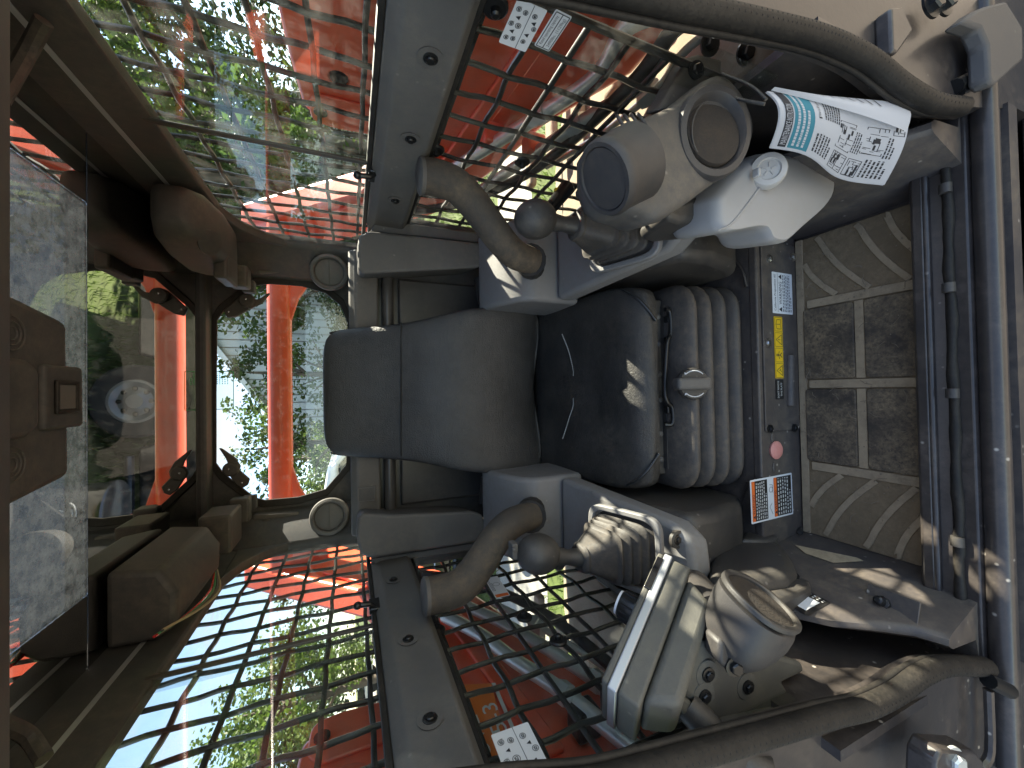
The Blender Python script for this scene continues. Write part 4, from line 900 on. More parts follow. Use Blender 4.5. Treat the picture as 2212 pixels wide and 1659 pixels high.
# folded corner of the page behind
mb = MB(); e0, e1, e2, e3 = sheet(1, .02, .002), sheet(.62, .60, .020), sheet(.55, .93, .012), sheet(.98, .97, .002)
vs_ = []; fs = []
for j in range(9):
    t = j/8; a = e0*(1-t)**2+e1*2*t*(1-t)+e2*t*t; b = e0*(1-t)+e3*t
    for i in range(5): vs_.append(a*(1-i/4)+b*(i/4)+V((0, -1, .2))*.006*math.sin(math.pi*i/4))
for j in range(8):
    for i in range(4): k = j*5+i; fs.append((k, k+1, k+6, k+5))
mb.add(vs_, fs); fold = obj('curled_page', mb, m_paper, bkl, smooth=60)
mb = MB()
for i in range(7):
    t0 = .30+i*.07; q0 = vs_[int(t0*8)*5+2]; q1 = vs_[int(t0*8)*5+4]; q0 = q0.lerp(vs_[min(8, int(t0*8)+1)*5+2], t0*8 % 1); q1 = q1.lerp(vs_[min(8, int(t0*8)+1)*5+4], t0*8 % 1)
    n_ = V((0, -1, .2)); d_ = (vs_[20]-vs_[15]).normalized()*.0016; a, b = q0.lerp(q1, .1)+n_*.0016, q0.lerp(q1, .85)+n_*.0016; mb.add([a-d_, b-d_, b+d_, a+d_], [(0, 1, 2, 3)])
obj('curled_page_text', mb, m_ink, bkl, smooth=0)
for a, b, c in (((1655, 215), (1620, 185), (1560, 160)), ((1652, 225), (1600, 215), (1540, 195))):
    mb = MB(); mb.tube([P(*a, y=.345), P(*b, y=.37), P(*c, y=.41)], .0024, 7, 5); obj('cable_tie', mb, m_hose, bkl, smooth=60)

# ================================================================== stickers
F = .5868
q = P(1672, 681, y=F); w_ = P(1672, 592, y=F).x-q.x
d = Decal('warning_label', 'white warning label headed California Proposition 65 on the seat riser', 'label', P(1712, 680, y=F), (1, 0, 0), (0, 0, 1), w_, .072, m_white)
d.text('California Proposition 65', .006, .058, .0085, m_ink, width=w_-.012); d.rect(.003, .053, w_-.006, .0009, m_ink)
d.text('WARNING', w_/2, .039, .010, m_ink, center=True, width=w_*.55)
for x in (.010, w_-.010): d.poly([(x-.006, .039), (x+.006, .039), (x, .050)], m_ink, 'symbol')
d.fine(.005, .004, w_-.01, .033, 6, m_ink); d.done()
q = P(1688, 817, y=F-.0005); w_ = P(1680, 684, y=F).x-P(1685, 817, y=F).x
d = Decal('hazard_label', 'yellow strip label with four hazard pictograms on the cover plate', 'label', P(1693, 817, y=F), (1, 0, 0), (0, 0, 1), w_, .030, m_yellow)
c_ = w_/4
for k in range(4): d.pline([(k*c_+.002, .002), ((k+1)*c_-.002, .002), ((k+1)*c_-.002, .028), (k*c_+.002, .028)], .0008, m_ink, close=True)
for k in (0, 2): d.pline([(k*c_+.006, .005), ((k+1)*c_-.006, .005), ((k+.5)*c_, .025)], .0013, m_ink, close=True)
d.text('!', 2.5*c_, .008, .010, m_ink, center=True, width=.0018); d.pline([(.4*c_, .008), (.55*c_, .012), (.48*c_, .016), (.6*c_, .011)], .0012, m_ink)
d.ring(1.5*c_, .022, .0022, .0018, m_ink); d.pline([(1.5*c_, .020), (1.5*c_, .012), (1.35*c_, .005)], .002, m_ink); d.pline([(1.5*c_, .012), (1.65*c_, .006)], .002, m_ink); d.pline([(1.25*c_, .014), (1.5*c_, .018), (1.75*c_, .015)], .0015, m_ink)
d.pline([(3.2*c_, .006), (3.5*c_, .009), (3.8*c_, .006), (3.8*c_, .021), (3.5*c_, .024), (3.2*c_, .021)], .0012, m_ink, close=True); d.line((3.5*c_, .009), (3.5*c_, .024), .0012, m_ink); d.done()
w_ = P(1685, 820, y=F).x-P(1685, 862, y=F).x
d = Decal('plate_label', "small black label reading DON'T REMOVE THIS PLATE", 'label', P(1693, 862, y=F), (1, 0, 0), (0, 0, 1), w_, .028, m_blk)
d.text("DON'T REMOVE", .003, .017, .0055, m_pale, width=w_-.006); d.text('THIS PLATE', .007, .006, .0055, m_pale, width=w_-.014); d.done()
F2 = .5912
q = P(1713, 1110, y=F2); w_ = P(1690, 1017, y=F2).x-P(1690, 1108, y=F2).x; h_ = P(1624, 1065, y=F2).z-P(1714, 1065, y=F2).z
d = Decal('operation_label', 'black, white and orange double warning label by the red plug', 'label', q, (1, 0, .02), (0, 0, 1), w_, h_, m_white)
for y0 in (.004, h_*.5+.016):
    hh = h_*.5-.010 if y0 < .01 else h_*.5-.02
    d.rect(.004, y0, w_-.008, hh, m_blk); d.rect(.004, y0+hh-.010, w_-.008, .010, m_oran, lift=2); d.text('WARNING', .020, y0+hh-.0085, .0068, m_ink, lift=3, width=w_*.45)
    d.poly([(.010, y0+hh-.0088), (.018, y0+hh-.0088), (.014, y0+hh-.0015)], m_ink, 'symbol', 3); d.fine(.007, y0+.002, w_-.014, hh-.014, 6, m_pale, seed=int(y0*1000))
d.ring(w_*.7, h_*.5+.004, .006, .001, m_ink); d.pline([(w_*.62, h_*.5-.002), (w_*.8, h_*.5-.002), (w_*.82, h_*.5+.008)], .001, m_ink); d.pline([(w_*.12, h_*.5), (w_*.3, h_*.5+.010), (w_*.38, h_*.5+.002)], .001, m_ink); d.done()
# rated-capacity label and control-pattern label on the right lower glass
def wall_decal(name, label, corners, x, mat, s_, off=.001):
    p = [P(a, b, x=x) for a, b in corners]; return Decal(name, label, 'label', p[0], p[1]-p[0], p[2]-p[0], (p[1]-p[0]).length, (p[2]-p[0]).length, mat)
X = .4620
d = wall_decal('capacity_label', 'white label reading Rated operating capacity on the lower side window', ((1186, 111), (1236, 36), (1153, 98)), X, m_white, 1)
W_, H_ = d.w, d.h; d.pline([(.002, .002), (W_-.002, .002), (W_-.002, H_-.002), (.002, H_-.002)], .0012, m_ink, close=True); d.line((.002, H_*.5), (W_-.002, H_*.5), .0012, m_ink)
d.text('Rated operating capacity', .006, H_*.6, H_*.24, m_ink, width=W_-.012); d.text('2490lbs. (1129kg)', .006, H_*.14, H_*.25, m_ink, width=W_-.012); d.done()
def pattern(d, seed):
    rnd = random.Random(seed); W_, H_ = d.w, d.h; d.line((0, H_*.40), (W_, H_*.44), .0007, m_ink)
    k = 0
    for x, y in ((.18, .85), (.5, .88), (.82, .84), (.2, .62), (.5, .64), (.8, .60), (.22, .26), (.55, .12), (.80, .28)):
        if k == 4: r_ = H_*.09
        else: r_ = H_*.075
        cx, cy = W_*x, H_*y; d.ring(cx, cy, r_, .0008, m_ink, n=16); 
        d.pline([(cx-r_*.5, cy-r_*.4), (cx+r_*.5, cy-r_*.4), (cx+r_*.5, cy+r_*.3), (cx-r_*.5, cy+r_*.3)], .0009, m_ink, close=True)
        d.line((cx-r_*.3, cy-r_*.4), (cx+r_*.25, cy+r_*.55), .0009, m_ink)
        if k < 4: d.text(str(k+1), cx+r_*.95, cy-r_*.9, r_*.6, m_ink)
        k += 1
    for x, y in ((.38, .24), (.66, .20), (.35, .75), (.66, .74)): d.poly([(W_*x-.003, H_*y-.002), (W_*x+.003, H_*y-.002), (W_*x, H_*y+.004)], m_ink, 'symbol', 2)
    d.done()
pattern(wall_decal('pattern_label', 'white pictogram label on the lower side window, next to the capacity label', ((1135, 112), (1183, 22), (1078, 88)), X, m_white, 1), 4)
p_ = [P(a, b, x=-X) for a, b in ((1205, 1690), (1140, 1560), (1108, 1690))]
d = Decal('pattern_label', 'large white control pattern label on the lower side window near the orange panel', 'label', p_[0], p_[1]-p_[0], p_[2]-p_[0], (p_[1]-p_[0]).length, (p_[2]-p_[0]).length*1.02, m_white); pattern(d, 5)
p_ = [P(a, b, x=-X) for a, b in ((1102, 1286), (1086, 1262), (1070, 1290))]
d = Decal('warning_label', 'small white and orange warning label on the lower side window behind the grab bar', 'label', p_[0], p_[1]-p_[0], p_[2]-p_[0], (p_[1]-p_[0]).length*1.8, (p_[2]-p_[0]).length, m_white)
d.rect(.001, .002, .012, d.h-.004, m_oran); d.ring(d.w*.6, d.h*.45, .008, .001, m_ink); d.fine(d.w*.3, d.h*.7, d.w*.6, d.h*.25, 3, m_ink); d.done()
# black sticker with a plain white square low on the left wall
wn = V((1, 0, .29)).normalized()      # footwell wall slope
def wallpt(a, b):
    x = -.37
    for _ in range(12): p = P(a, b, x=x); x = -(.352+.046*min(1, max(0, p.z/ridge_z(p.y))))+.0012
    return P(a, b, x=x)
p_ = [wallpt(*k) for k in ((1745, 1330), (1795, 1302), (1702, 1300))]
d = Decal('code_sticker', 'black sticker with a blank white square on the footwell wall', 'sticker', p_[0], p_[1]-p_[0], p_[2]-p_[0], (p_[1]-p_[0]).length, (p_[2]-p_[0]).length, m_blk)
d.rect(d.w*.14, d.h*.22, d.w*.60, d.h*.56, m_white); d.fine(d.w*.1, d.h*.84, d.w*.7, d.h*.12, 2, m_oran); d.fine(d.w*.80, d.h*.1, d.w*.14, d.h*.8, 4, m_pale); d.done()
mb = MB(); mb.prism([wallpt(*k) for k in ((1718, 1178), (1850, 1205), (1865, 1212), (1800, 1216), (1740, 1196))], (.001, 0, .0003)); tag(obj('worn_sticker', mb, m_rib, None, smooth=0), 'worn pale sticker strip rubbed off low on the footwell wall', 'sticker')
# ================================================================== overhead: wiper box, latches, corner housings
wb = thing('wiper_box', 'black wiper motor box with a square switch under the roof glass', 'box', (0, .65, 1.34))
mb = MB(); mb.prism([V((x, y, 1.352)) for x, y in ((.118, .55), (.118, .62), (.102, .712), (-.106, .716), (-.120, .62), (-.120, .55))], (0, 0, .05)); obj('housing', mb, m_over, wb, bev=.010, seg=3)
mb = MB(); mb.prism([V((x, y, 1.345)) for x, y in ((.042, .655), (.042, .728), (-.040, .730), (-.040, .655))], (0, 0, .03)); obj('centre_block', mb, m_over, wb, bev=.005, seg=3)
c = V((.001, .690, 1.3445)); sq = ((-1, -1), (1, -1), (1, 1), (-1, 1))
mb = MB(); mb.ringprism([c+V((a*.0165, b*.0165, 0)) for a, b in sq], [c+V((a*.0215, b*.0215, 0)) for a, b in sq], (0, 0, -.004)); obj('switch_frame', mb, m_rubber, wb, bev=.0015)
mb = MB(); mb.box(c-V((0, 0, .001)), (.032, .032, .003)); obj('switch', mb, m_trim, wb, bev=.001)
mb = MB(); mb.prism([V((x, y, 1.340)) for x, y in ((.045, .55), (.045, .622), (.034, .640), (-.034, .640), (-.045, .622), (-.045, .55))], (0, 0, .02)); obj('front_boss', mb, m_over, wb, bev=.008, seg=3)
for x in (.074, -.074):
    for k, r_ in enumerate((.008, .014, .020)):
        mb = MB(); mb.tube([V((x+r_*math.cos(t), .615+r_*math.sin(t), 1.3515)) for t in [i/20*6.283 for i in range(21)]], .0012, 5); obj('moulded_ring', mb, m_over, wb)
for s_ in (-1, 1):
    mb = MB(); mb.tube([V((s_*.13, .56, 1.375)), V((s_*.20, .60, 1.388)), V((s_*.30, .60, 1.390))], .007, 8, 4); obj('side_arm', mb, m_over, wb, smooth=60)
    mb = MB(); mb.box(V((s_*.155, .585, 1.388)), (.05, .05, .026)); obj('arm_block', mb, m_over, wb, bev=.004)
# over-centre window latches
def cp(a, b): return (.8174*a, 431.7+.8174*b)
for s_, pad, blade, knob_, riv in ((1, [(590, 292), (600, 312), (625, 308), (672, 282), (680, 266), (662, 248), (640, 250), (615, 270)], [(648, 262), (640, 280), (660, 288), (692, 274), (714, 247), (708, 245), (684, 262)], (652, 266), ((604, 296), (650, 262))),
                       (-1, [(598, 700), (612, 692), (630, 712), (660, 738), (655, 754), (640, 763), (622, 752), (600, 722)], [(577, 656), (586, 657), (622, 682), (636, 704), (630, 722), (606, 722), (602, 700), (596, 684)], (610, 712), ((605, 712), (640, 748)))):
    lt = thing('window_latch', 'black quick-release lever on the rear window, ' + ('round-plug' if s_ < 0 else 'plain panel') + ' side', 'latch', P(*cp(*knob_), y=1.44))
    mb = MB(); mb.prism([P(*cp(*c), y=1.436) for c in pad], (0, .010, 0)); obj('pad', mb, m_black, lt, bev=.003)
    mb = MB(); mb.prism([P(*cp(*c), y=1.424) for c in blade], (0, .009, 0)); obj('lever', mb, m_black, lt, bev=.0035)
    mb = MB(); mb.lathe(P(*cp(*knob_), y=1.424), (0, -1, 0), [(.022, -.008), (.022, .001), (.018, .004), (.004, .0045)], 18); obj('pivot_disc', mb, m_black, lt)
    for c in riv: mb = MB(); mb.ball(P(*cp(*c), y=1.4195 if c == riv[0 if s_ < 0 else 1] else 1.4355), .0032, 8, 5); obj('rivet', mb, m_chrome, lt)
# speaker / lamp housings in the upper rear corners
rh = thing('corner_speaker', 'dark rounded speaker housing under the roof above the fixed booklet-side window', 'speaker', V((.38, 1.15, 1.33)))
secs = []
for y, w_, h_ in ((.99, .02, .015), (1.0, .045, .035), (1.05, .060, .050), (1.14, .066, .060), (1.24, .066, .058), (1.30, .055, .045), (1.315, .03, .02)):
    secs.append([V((.388+a+.02*(1.2-y), y, 1.338+b)) for a, b in sup(w_, h_, 28, 4.5)])
mb = MB(); mb.loft(secs); obj('housing', mb, m_over, rh, smooth=60)
mb = MB(); mb.lathe(V((.345, 1.06, 1.292)), (-.3, -.5, -.8), [(.028, 0), (.028, .004), (.022, .006), (.006, .006)], 22); obj('round_grille', mb, m_black, rh)
mb = MB(); mb.box((.325, 1.20, 1.295), (.07, .10, .03)); mb.box((.33, 1.29, 1.285), (.06, .05, .045)); obj('bracket', mb, m_black, rh, bev=.006)
mb = MB(); mb.box((.315, 1.335, 1.272), (.035, .03, .03)); obj('connector', mb, m_over, rh, bev=.003)
lh = thing('radio_box', 'dark boxy radio housing with loose red and green wires under the roof', 'radio', V((-.35, 1.1, 1.34)))
mb = MB(); mb.prism([V((x-.018, .90, z)) for x, z in ((-.425, 1.40), (-.425, 1.33), (-.405, 1.302), (-.345, 1.300), (-.300, 1.325), (-.290, 1.40))], (0, .26, 0)); obj('housing', mb, m_over, lh, bev=.010, seg=3)
mb = MB(); mb.box((-.36, 1.26, 1.325), (.10, .11, .07)); mb.box((-.335, 1.345, 1.30), (.07, .04, .05)); obj('rear_block', mb, m_black, lh, bev=.006)
mb = MB(); mb.box((-.325, 1.385, 1.285), (.04, .025, .035)); obj('connector', mb, m_over, lh, bev=.003)
for k, mt in enumerate((m_redlens, M('green_wire', (.03, .2, .08), .5), m_hose, m_rib)):
    o_ = .006*k; mb = MB(); mb.tube([V((-.415, .86+o_, 1.318-o_*.3)), V((-.428, .95+o_, 1.30-o_)), V((-.432, 1.05, 1.293-o_)), V((-.425, 1.13+o_, 1.305))], .0026, 6, 5); obj('wire', mb, mt, lh, smooth=60)

# ================================================================== steel mesh guards outside the side windows
for s_ in (-1, 1):
    gd = thing('window_guard', 'black crimped wire mesh guard outside the ' + ('booklet' if s_ > 0 else 'display') + '-side window', 'mesh guard', (s_*.505, .8, .42))
    xg = s_*.505
    y0, y1, z0, z1 = .44, 1.42, .40, 1.335; py_, pz = .0600, .0720
    ny = round((y1-y0)/py_); nz_ = round((z1-z0)/pz); py_ = (y1-y0)/ny; pz = (z1-z0)/nz_
    for i in range(ny+1):
        y = y0+i*py_; mb = MB(); pts = []
        for j in range(nz_*3+1):
            z = z0+j*pz/3; pts.append((xg+s_*.0020*math.cos(math.pi*(j/3+i)), y+.0012*math.sin(j*2.1+i), z))
        mb.tube(pts, .0047, 6); obj('wire', mb, m_wire, gd, smooth=60)
    for j in range(nz_+1):
        z = z0+j*pz; mb = MB(); pts = []
        for i in range(ny*3+1):
            y = y0+i*py_/3; pts.append((xg-s_*.0020*math.cos(math.pi*(i/3+j)), y, z+.0014*math.cos(math.pi*(i/3))*(1 if j % 2 else .7)))
        mb.tube(pts, .0047, 6); obj('wire', mb, m_wire, gd, smooth=60)
    mb = MB(); mb.tube([(xg, y0, z0), (xg, y1, z0), (xg, y1, z1), (xg, y0, z1), (xg, y0, z0)], .006, 8); obj('guard_frame', mb, m_wire, gd)

# ================================================================== loader arms and hydraulics outside
for s_ in (-1, 1):
    sd = 'booklet' if s_ > 0 else 'display'
    arm = thing('lift_boom', 'orange-red steel lift arm running past the ' + sd + '-side windows', 'boom', (s_*.68, 1.1, .5))
    pl = [(2.10, 1.40), (1.74, 1.38), (1.62, 1.26), (1.34, .97), (1.02, .84), (.52, .79), (.44, .62), (.46, .46), (.62, .46), (.82, .555), (1.04, .60), (1.38, .71), (1.78, 1.04), (2.10, 1.10)]
    mb = MB(); mb.prism([V((s_*.640, y, z)) for y, z in pl], (s_*.09, 0, 0)); obj('arm_beam', mb, m_red, arm, bev=.012, seg=3)
    mb = MB(); mb.prism([V((s_*.628, y, z)) for y, z in ((1.52, 1.10), (1.30, .90), (1.02, .76), (.60, .70), (.60, .66), (1.04, .71), (1.34, .83), (1.56, 1.04))], (s_*.012, 0, 0)); obj('stiffener', mb, m_red, arm, bev=.004)
    yo = 0 if s_ > 0 else -.15
    mb = MB(); mb.prism([V((s_*.63, y+yo, z)) for y, z in rpoly([(.96, 1.04), (.955, 1.088), (.80, 1.100), (.50-yo, 1.11), (.48-yo, .95), (.55-yo, .885), (.90, .890)], .03, 4)], (s_*.05, 0, 0)); up_ = obj('pivot_plate', mb, m_red, arm, bev=.006)
    mb = MB(); mb.prism([V((s_*.622, y+yo, z)) for y, z in rpoly([(.985, 1.03), (.975, 1.075), (.91, 1.078), (.885, 1.055), (.885, .91), (.975, .905)], .02, 4)], (s_*.008, 0, 0)); obj('link_plate', mb, m_red, up_, bev=.003)
    mb = MB(); mb.lathe(V((s_*.63, .815+yo, 1.015)), (-s_, 0, 0), [(.046, 0), (.046, .010), (.040, .014), (.020, .014), (.018, .006), (.004, .006)], 26); obj('pivot_pin', mb, m_red, up_)
    mb = MB(); mb.lathe(V((s_*.63, .815+yo, 1.015)), (-s_, 0, 0), [(.017, .006), (.016, .016), (.004, .016)], 8); obj('pivot_bolt', mb, m_bolt, up_)
    mb = MB(); mb.lathe(V((s_*.622, .935+yo, 1.055)), (-s_, 0, 0), [(.014, 0), (.014, .004), (.006, .005)], 16); obj('link_bolt', mb, m_bolt, up_)
    # hydraulic tubes
    if s_ > 0: T = [((1440, 20), (1352, 60), (1292, 160), (1180, 240), (1000, 352), (930, 400)), ((1500, 30), (1440, 82), (1382, 185), (1260, 260), (1095, 372), (1010, 430)), ((1540, 60), (1470, 120), (1420, 190), (1300, 290), (1180, 360))]
    else: T = [((960, 1330), (1040, 1372), (1110, 1425), (1210, 1490), (1300, 1562), (1400, 1640)), ((1010, 1310), (1085, 1345), (1180, 1400), (1280, 1465), (1370, 1530), (1450, 1590)), ((1060, 1300), (1150, 1345), (1250, 1405), (1350, 1470))]
    for k, t in enumerate(T):
        hp = thing('hydraulic_tube', ['thick zinc hydraulic tube along the top of the ', 'thick zinc hydraulic tube along the middle of the ', 'thin zinc hydraulic tube low along the '][k] + sd + '-side lift arm', 'tube', P(*t[2], x=s_*.585))
        mb = MB(); mb.tube([P(*c, x=s_*(.585+.006*k)) for c in t], (.0150, .0140, .008)[k], 12, 5); obj('pipe', mb, m_pipe, hp, smooth=60)
        c0, c1 = P(*t[-3], x=s_*(.585+.006*k)), P(*t[-2], x=s_*(.585+.006*k)); dd = (c1-c0).normalized()
        mb = MB(); mb.lathe(c0, dd, [(.021, 0), (.021, .022), (.018, .024), (.018, .040)], 6); obj('fitting', mb, m_pipe, hp)
        if k < 2: mb = MB(); mb.box(c0.lerp(c1, .6)+V((s_*.018, 0, 0)), (.05, .045, .05)); obj('clamp', mb, m_bolt if s_ < 0 else m_red, hp, bev=.006)
    # hose bundle and valve behind
    hb_ = thing('hydraulic_hose', 'black hydraulic hose looping low outside the ' + sd + '-side window', 'hose', (s_*.57, .9, .5))
    mb = MB(); mb.tube([(s_*.57, .45, .52), (s_*.58, .6, .50), (s_*.585, .9, .54), (s_*.59, 1.15, .66), (s_*.60, 1.3, .80)], .013, 10, 6); obj('hose', mb, m_hose, hb_, smooth=60)
    mb = MB(); mb.lathe((s_*.59, 1.15, .66), V((0, .5, .5)), [(.017, -.015), (.017, .015)], 6); obj('ferrule', mb, m_pipe, hb_)
    # muddy track fender
    tf_ = thing('track_fender', 'mud-crusted pale track fender below the ' + sd + '-side window', 'fender', (s_*.72, .8, .2))
    mb = MB(); mb.prism([V((s_*.50, y, z)) for y, z in ((.36, .10), (.36, .30), (.40, .395), (.80, .41), (1.06, .36), (1.40, .20), (1.45, .02))], (s_*.42, 0, 0)); obj('shell', mb, m_dirt, tf_, bev=.02, seg=3)
    for k in range(6):
        mb = MB(); y = .42+k*.15; mb.span((s_*.70, y, .40), (s_*.93, y+.05, .425)); obj('tread_block', mb, m_dirt, tf_, bev=.01)
# orange side panel with the model lettering, far side of the left arm
p0 = P(1112, 1676, x=-.632)
orp = thing('model_panel', 'orange panel with white model lettering behind the mesh on the display side', 'panel', V((-.632, .7, .72)))
a0, a1, a2, a3 = [P(*c, x=-.628) for c in ((985, 1478), (1012, 1700), (1120, 1700), (1062, 1475))]
mb = MB(); mb.prism([a0, a1, a2, a3], (-.008, 0, 0)); obj('panel', mb, m_orange, orp, bev=.002)
b0, b1 = P(1018, 1500, x=-.626), P(1042, 1700, x=-.626)
mb = MB(); mb.prism([P(*c, x=-.6275) for c in ((1062, 1476), (1070, 1476), (1128, 1610), (1120, 1612))], (.001, 0, 0)); obj('white_stripe', mb, m_white, orp, smooth=0)
for st, y_, z_, h_, wd in (('SVL', .640, .782, .031, .085), ('75-3', .640, .740, .030, .100)):
    tv, tf, ta = TEXT[st]; mb = MB(); mb.add([V((-.6265, y_+a/ta*wd, z_+b*h_)) for a, b in tv], tf); obj('lettering', mb, m_white, orp, smooth=0)
# cross tube of the lift arms behind the rear window
ct = thing('cross_tube', 'orange-red cross tube joining the lift arms behind the rear window', 'cross tube', (0, 1.66, 1.2))
mb = MB(); mb.tube([(-.66, 1.66, 1.243), (.66, 1.66, 1.243)], .040, 28); obj('tube', mb, m_red, ct, smooth=60)
for s_ in (-1, 1):
    mb = MB(); mb.prism([V((s_*x, 1.645, z)) for x, z in ((.27, 1.206), (.36, 1.180), (.46, 1.12), (.66, 1.08), (.66, 1.23), (.27, 1.215))], (0, .03, 0)); obj('gusset', mb, m_red, ct, bev=.006)
# ================================================================== outside
GZ = -.62
m_grass = M('lawn_grass', (.080, .112, .026), .9, dust=.5, dcol=(.13, .15, .04), ds=.6, var=.3, bump=.5, bs=30)
m_blade = M('grass_blades', (.10, .155, .028), .6, var=.4, ds=3, trans=.35)
m_conc  = M('concrete', (.42, .40, .35), .9, dust=.4, dcol=(.33, .30, .25), ds=.5, bump=.3, bs=20)
m_bounce = M('bounce_gravel', (.25, .215, .175), .95, dust=.6, dcol=(.19, .165, .13), ds=4, bump=.8, bs=60, var=.2)
m_leafA = M('leaf_mid_green', (.060, .105, .022), .55, var=.5, ds=.6, trans=.40)
m_leafB = M('leaf_light_green', (.085, .135, .025), .55, var=.5, ds=.6, trans=.42)
m_leafC = M('leaf_dark_green', (.035, .062, .020), .6, var=.5, ds=.6, trans=.25)
m_bark  = M('bark', (.09, .07, .055), .9, dust=.5, dcol=(.14, .12, .1), ds=6, bump=.8, bs=25)
m_side  = M('white_metal_siding', (.50, .53, .54), .45, var=.05, ds=.5)
m_trimw = M('white_trim', (.72, .73, .73), .5)
m_roof  = M('grey_shingles', (.17, .165, .16), .85, var=.2, ds=3)
m_wall  = M('pale_house_wall', (.48, .47, .42), .7, var=.06, ds=.7)
m_dglass = M('dark_glass', (.02, .025, .03), .06)
m_tblk  = M('black_car_paint', (.010, .010, .011), .18, coat=.6)
m_twht  = M('white_car_paint', (.70, .71, .72), .25, coat=.5)
m_tyre  = M('tyre_rubber', (.012, .012, .012), .8, dust=.1, ds=9)
m_rim   = M('steel_rim', (.16, .16, .16), .4, metal=.4)
m_wood  = M('fence_wood', (.32, .24, .14), .85, var=.3, ds=2)
def struct(name, mb, mat, smooth=0): return tag(obj(name, mb, mat, None, smooth=smooth), kind='structure')
mb = MB(); mb.add([(-400, -60, GZ), (400, -60, GZ), (400, 500, GZ), (-400, 500, GZ)], [(0, 1, 2, 3)]); struct('ground', mb, m_grass)
mb = MB(); mb.add([(-46, 12, GZ+.004), (-5, 16.5, GZ+.004), (-8, 46, GZ+.004), (-60, 40, GZ+.004)], [(0, 1, 2, 3)]); struct('driveway', mb, m_conc)
mb = MB(); mb.add([(-7, -14, GZ+.004), (7, -14, GZ+.004), (6, 1.75, GZ+.004), (-1.1, 1.75, GZ+.004), (-2.2, .2, GZ+.004), (-7, -.5, GZ+.004)], [(0, 1, 2, 3, 4, 5)]); struct('bounce_pad', mb, m_bounce)  # added pale ground, out of view, bounces warm light into the cab
mb = MB(); mb.add([(-4.5, 3.0, GZ+.004), (4.5, 3.4, GZ+.004), (4.5, 4.05, GZ+.004), (-4.5, 4.6, GZ+.004)], [(0, 1, 2, 3)]); struct('path', mb, m_conc)
mb = MB(); rnd = random.Random(5)
def blade(x, y, h):
    a = rnd.uniform(0, 6.283); w_ = .006; dx, dy = math.cos(a)*w_, math.sin(a)*w_; l = rnd.uniform(-.5, .5)*h; m_ = rnd.uniform(-.5, .5)*h
    mb.add([(x-dx, y-dy, GZ), (x+dx, y+dy, GZ), (x+l*.4+dx*.6, y+m_*.4+dy*.6, GZ+h*.6), (x+l, y+m_, GZ+h)], [(0, 1, 2), (0, 2, 3)])
for i in range(26000):
    x, y = rnd.uniform(-6.5, 6.5), rnd.uniform(1.9, 8.5)
    if 3.2 < y < 4.3 and abs(x) < 4: continue
    blade(x, y, rnd.uniform(.03, .10))
tag(obj('grass_blades', mb, m_blade, None, smooth=0), 'short bright lawn grass round the machine', 'grass', kind='stuff')

def tree(label, x, y, h, r, n, mat, seed, lean=0, lsize=.17, low=.25, group=None):
    rnd = random.Random(seed)
    t = thing('leafy_tree', label, 'tree', (x, y, GZ), group)
    mb = MB(); base = V((x, y, GZ)); topp = V((x+lean, y, GZ+h*.85))
    mb.tube([base, base.lerp(topp, .3)+V((rnd.uniform(-.1, .1), 0, 0)), base.lerp(topp, .65)+V((rnd.uniform(-.2, .2), 0, 0)), topp], [h*.028, h*.022, h*.013, h*.004], 8, 3)
    limbs = []
    for k in range(9):
        a = rnd.uniform(0, 6.283); s0 = base.lerp(topp, rnd.uniform(.28, .75)); e = s0+V((math.cos(a)*r*rnd.uniform(.5, .85), math.sin(a)*r*rnd.uniform(.5, .85), h*rnd.uniform(.06, .22)))
        mb.tube([s0, s0.lerp(e, .5)+V((0, 0, h*.03)), e], [h*.010, h*.006, h*.002], 6, 3); limbs.append(e)
    obj('trunk', mb, m_bark, t, smooth=50)
    # clumps
    cl = []
    for k in range(int(26+r*8)):
        u, v = rnd.random(), rnd.uniform(-1, 1); a = rnd.uniform(0, 6.283); q = (1-v*v)**.5
        rr = rnd.uniform(.45, 1.0)
        c = V((x+lean*.7+math.cos(a)*q*r*rr, y+math.sin(a)*q*r*rr, GZ+h*(low+(1-low)*.5)+v*h*(1-low)*.5*rr)); cl.append((c, rnd.uniform(.25, .55)*r*.55))
    for e in limbs: cl.append((e, r*.28))
    vs_ = []; fs = []
    for i in range(n):
        c, cr_ = rnd.choice(cl); d = V((rnd.gauss(0, 1), rnd.gauss(0, 1), rnd.gauss(0, .75))).normalized()*cr_*rnd.random()**.45
        p = c+d; 
        if p.z < GZ+.3: continue
        s_ = lsize*rnd.uniform(.6, 1.3); a = V((rnd.gauss(0, 1), rnd.gauss(0, 1), rnd.gauss(0, .6))).normalized(); b = a.cross(V((rnd.gauss(0, 1), rnd.gauss(0, 1), rnd.gauss(0, 1)))).normalized()
        k = len(vs_); vs_ += [tuple(p-a*s_*.5), tuple(p+b*s_*.3), tuple(p+a*s_*.5), tuple(p-b*s_*.3)]; fs.append((k, k+1, k+2, k+3))
    me = bpy.data.meshes.new('crown'); me.from_pydata(vs_, [], fs); me.materials.append(mat); me.update()
    attach_o = bpy.data.objects.new('crown', me); COL.objects.link(attach_o); attach(attach_o, t)
    return t
gR, gL, gB = 'trees beyond the booklet-side window', 'trees beyond the driveway', 'trees round the white barn'
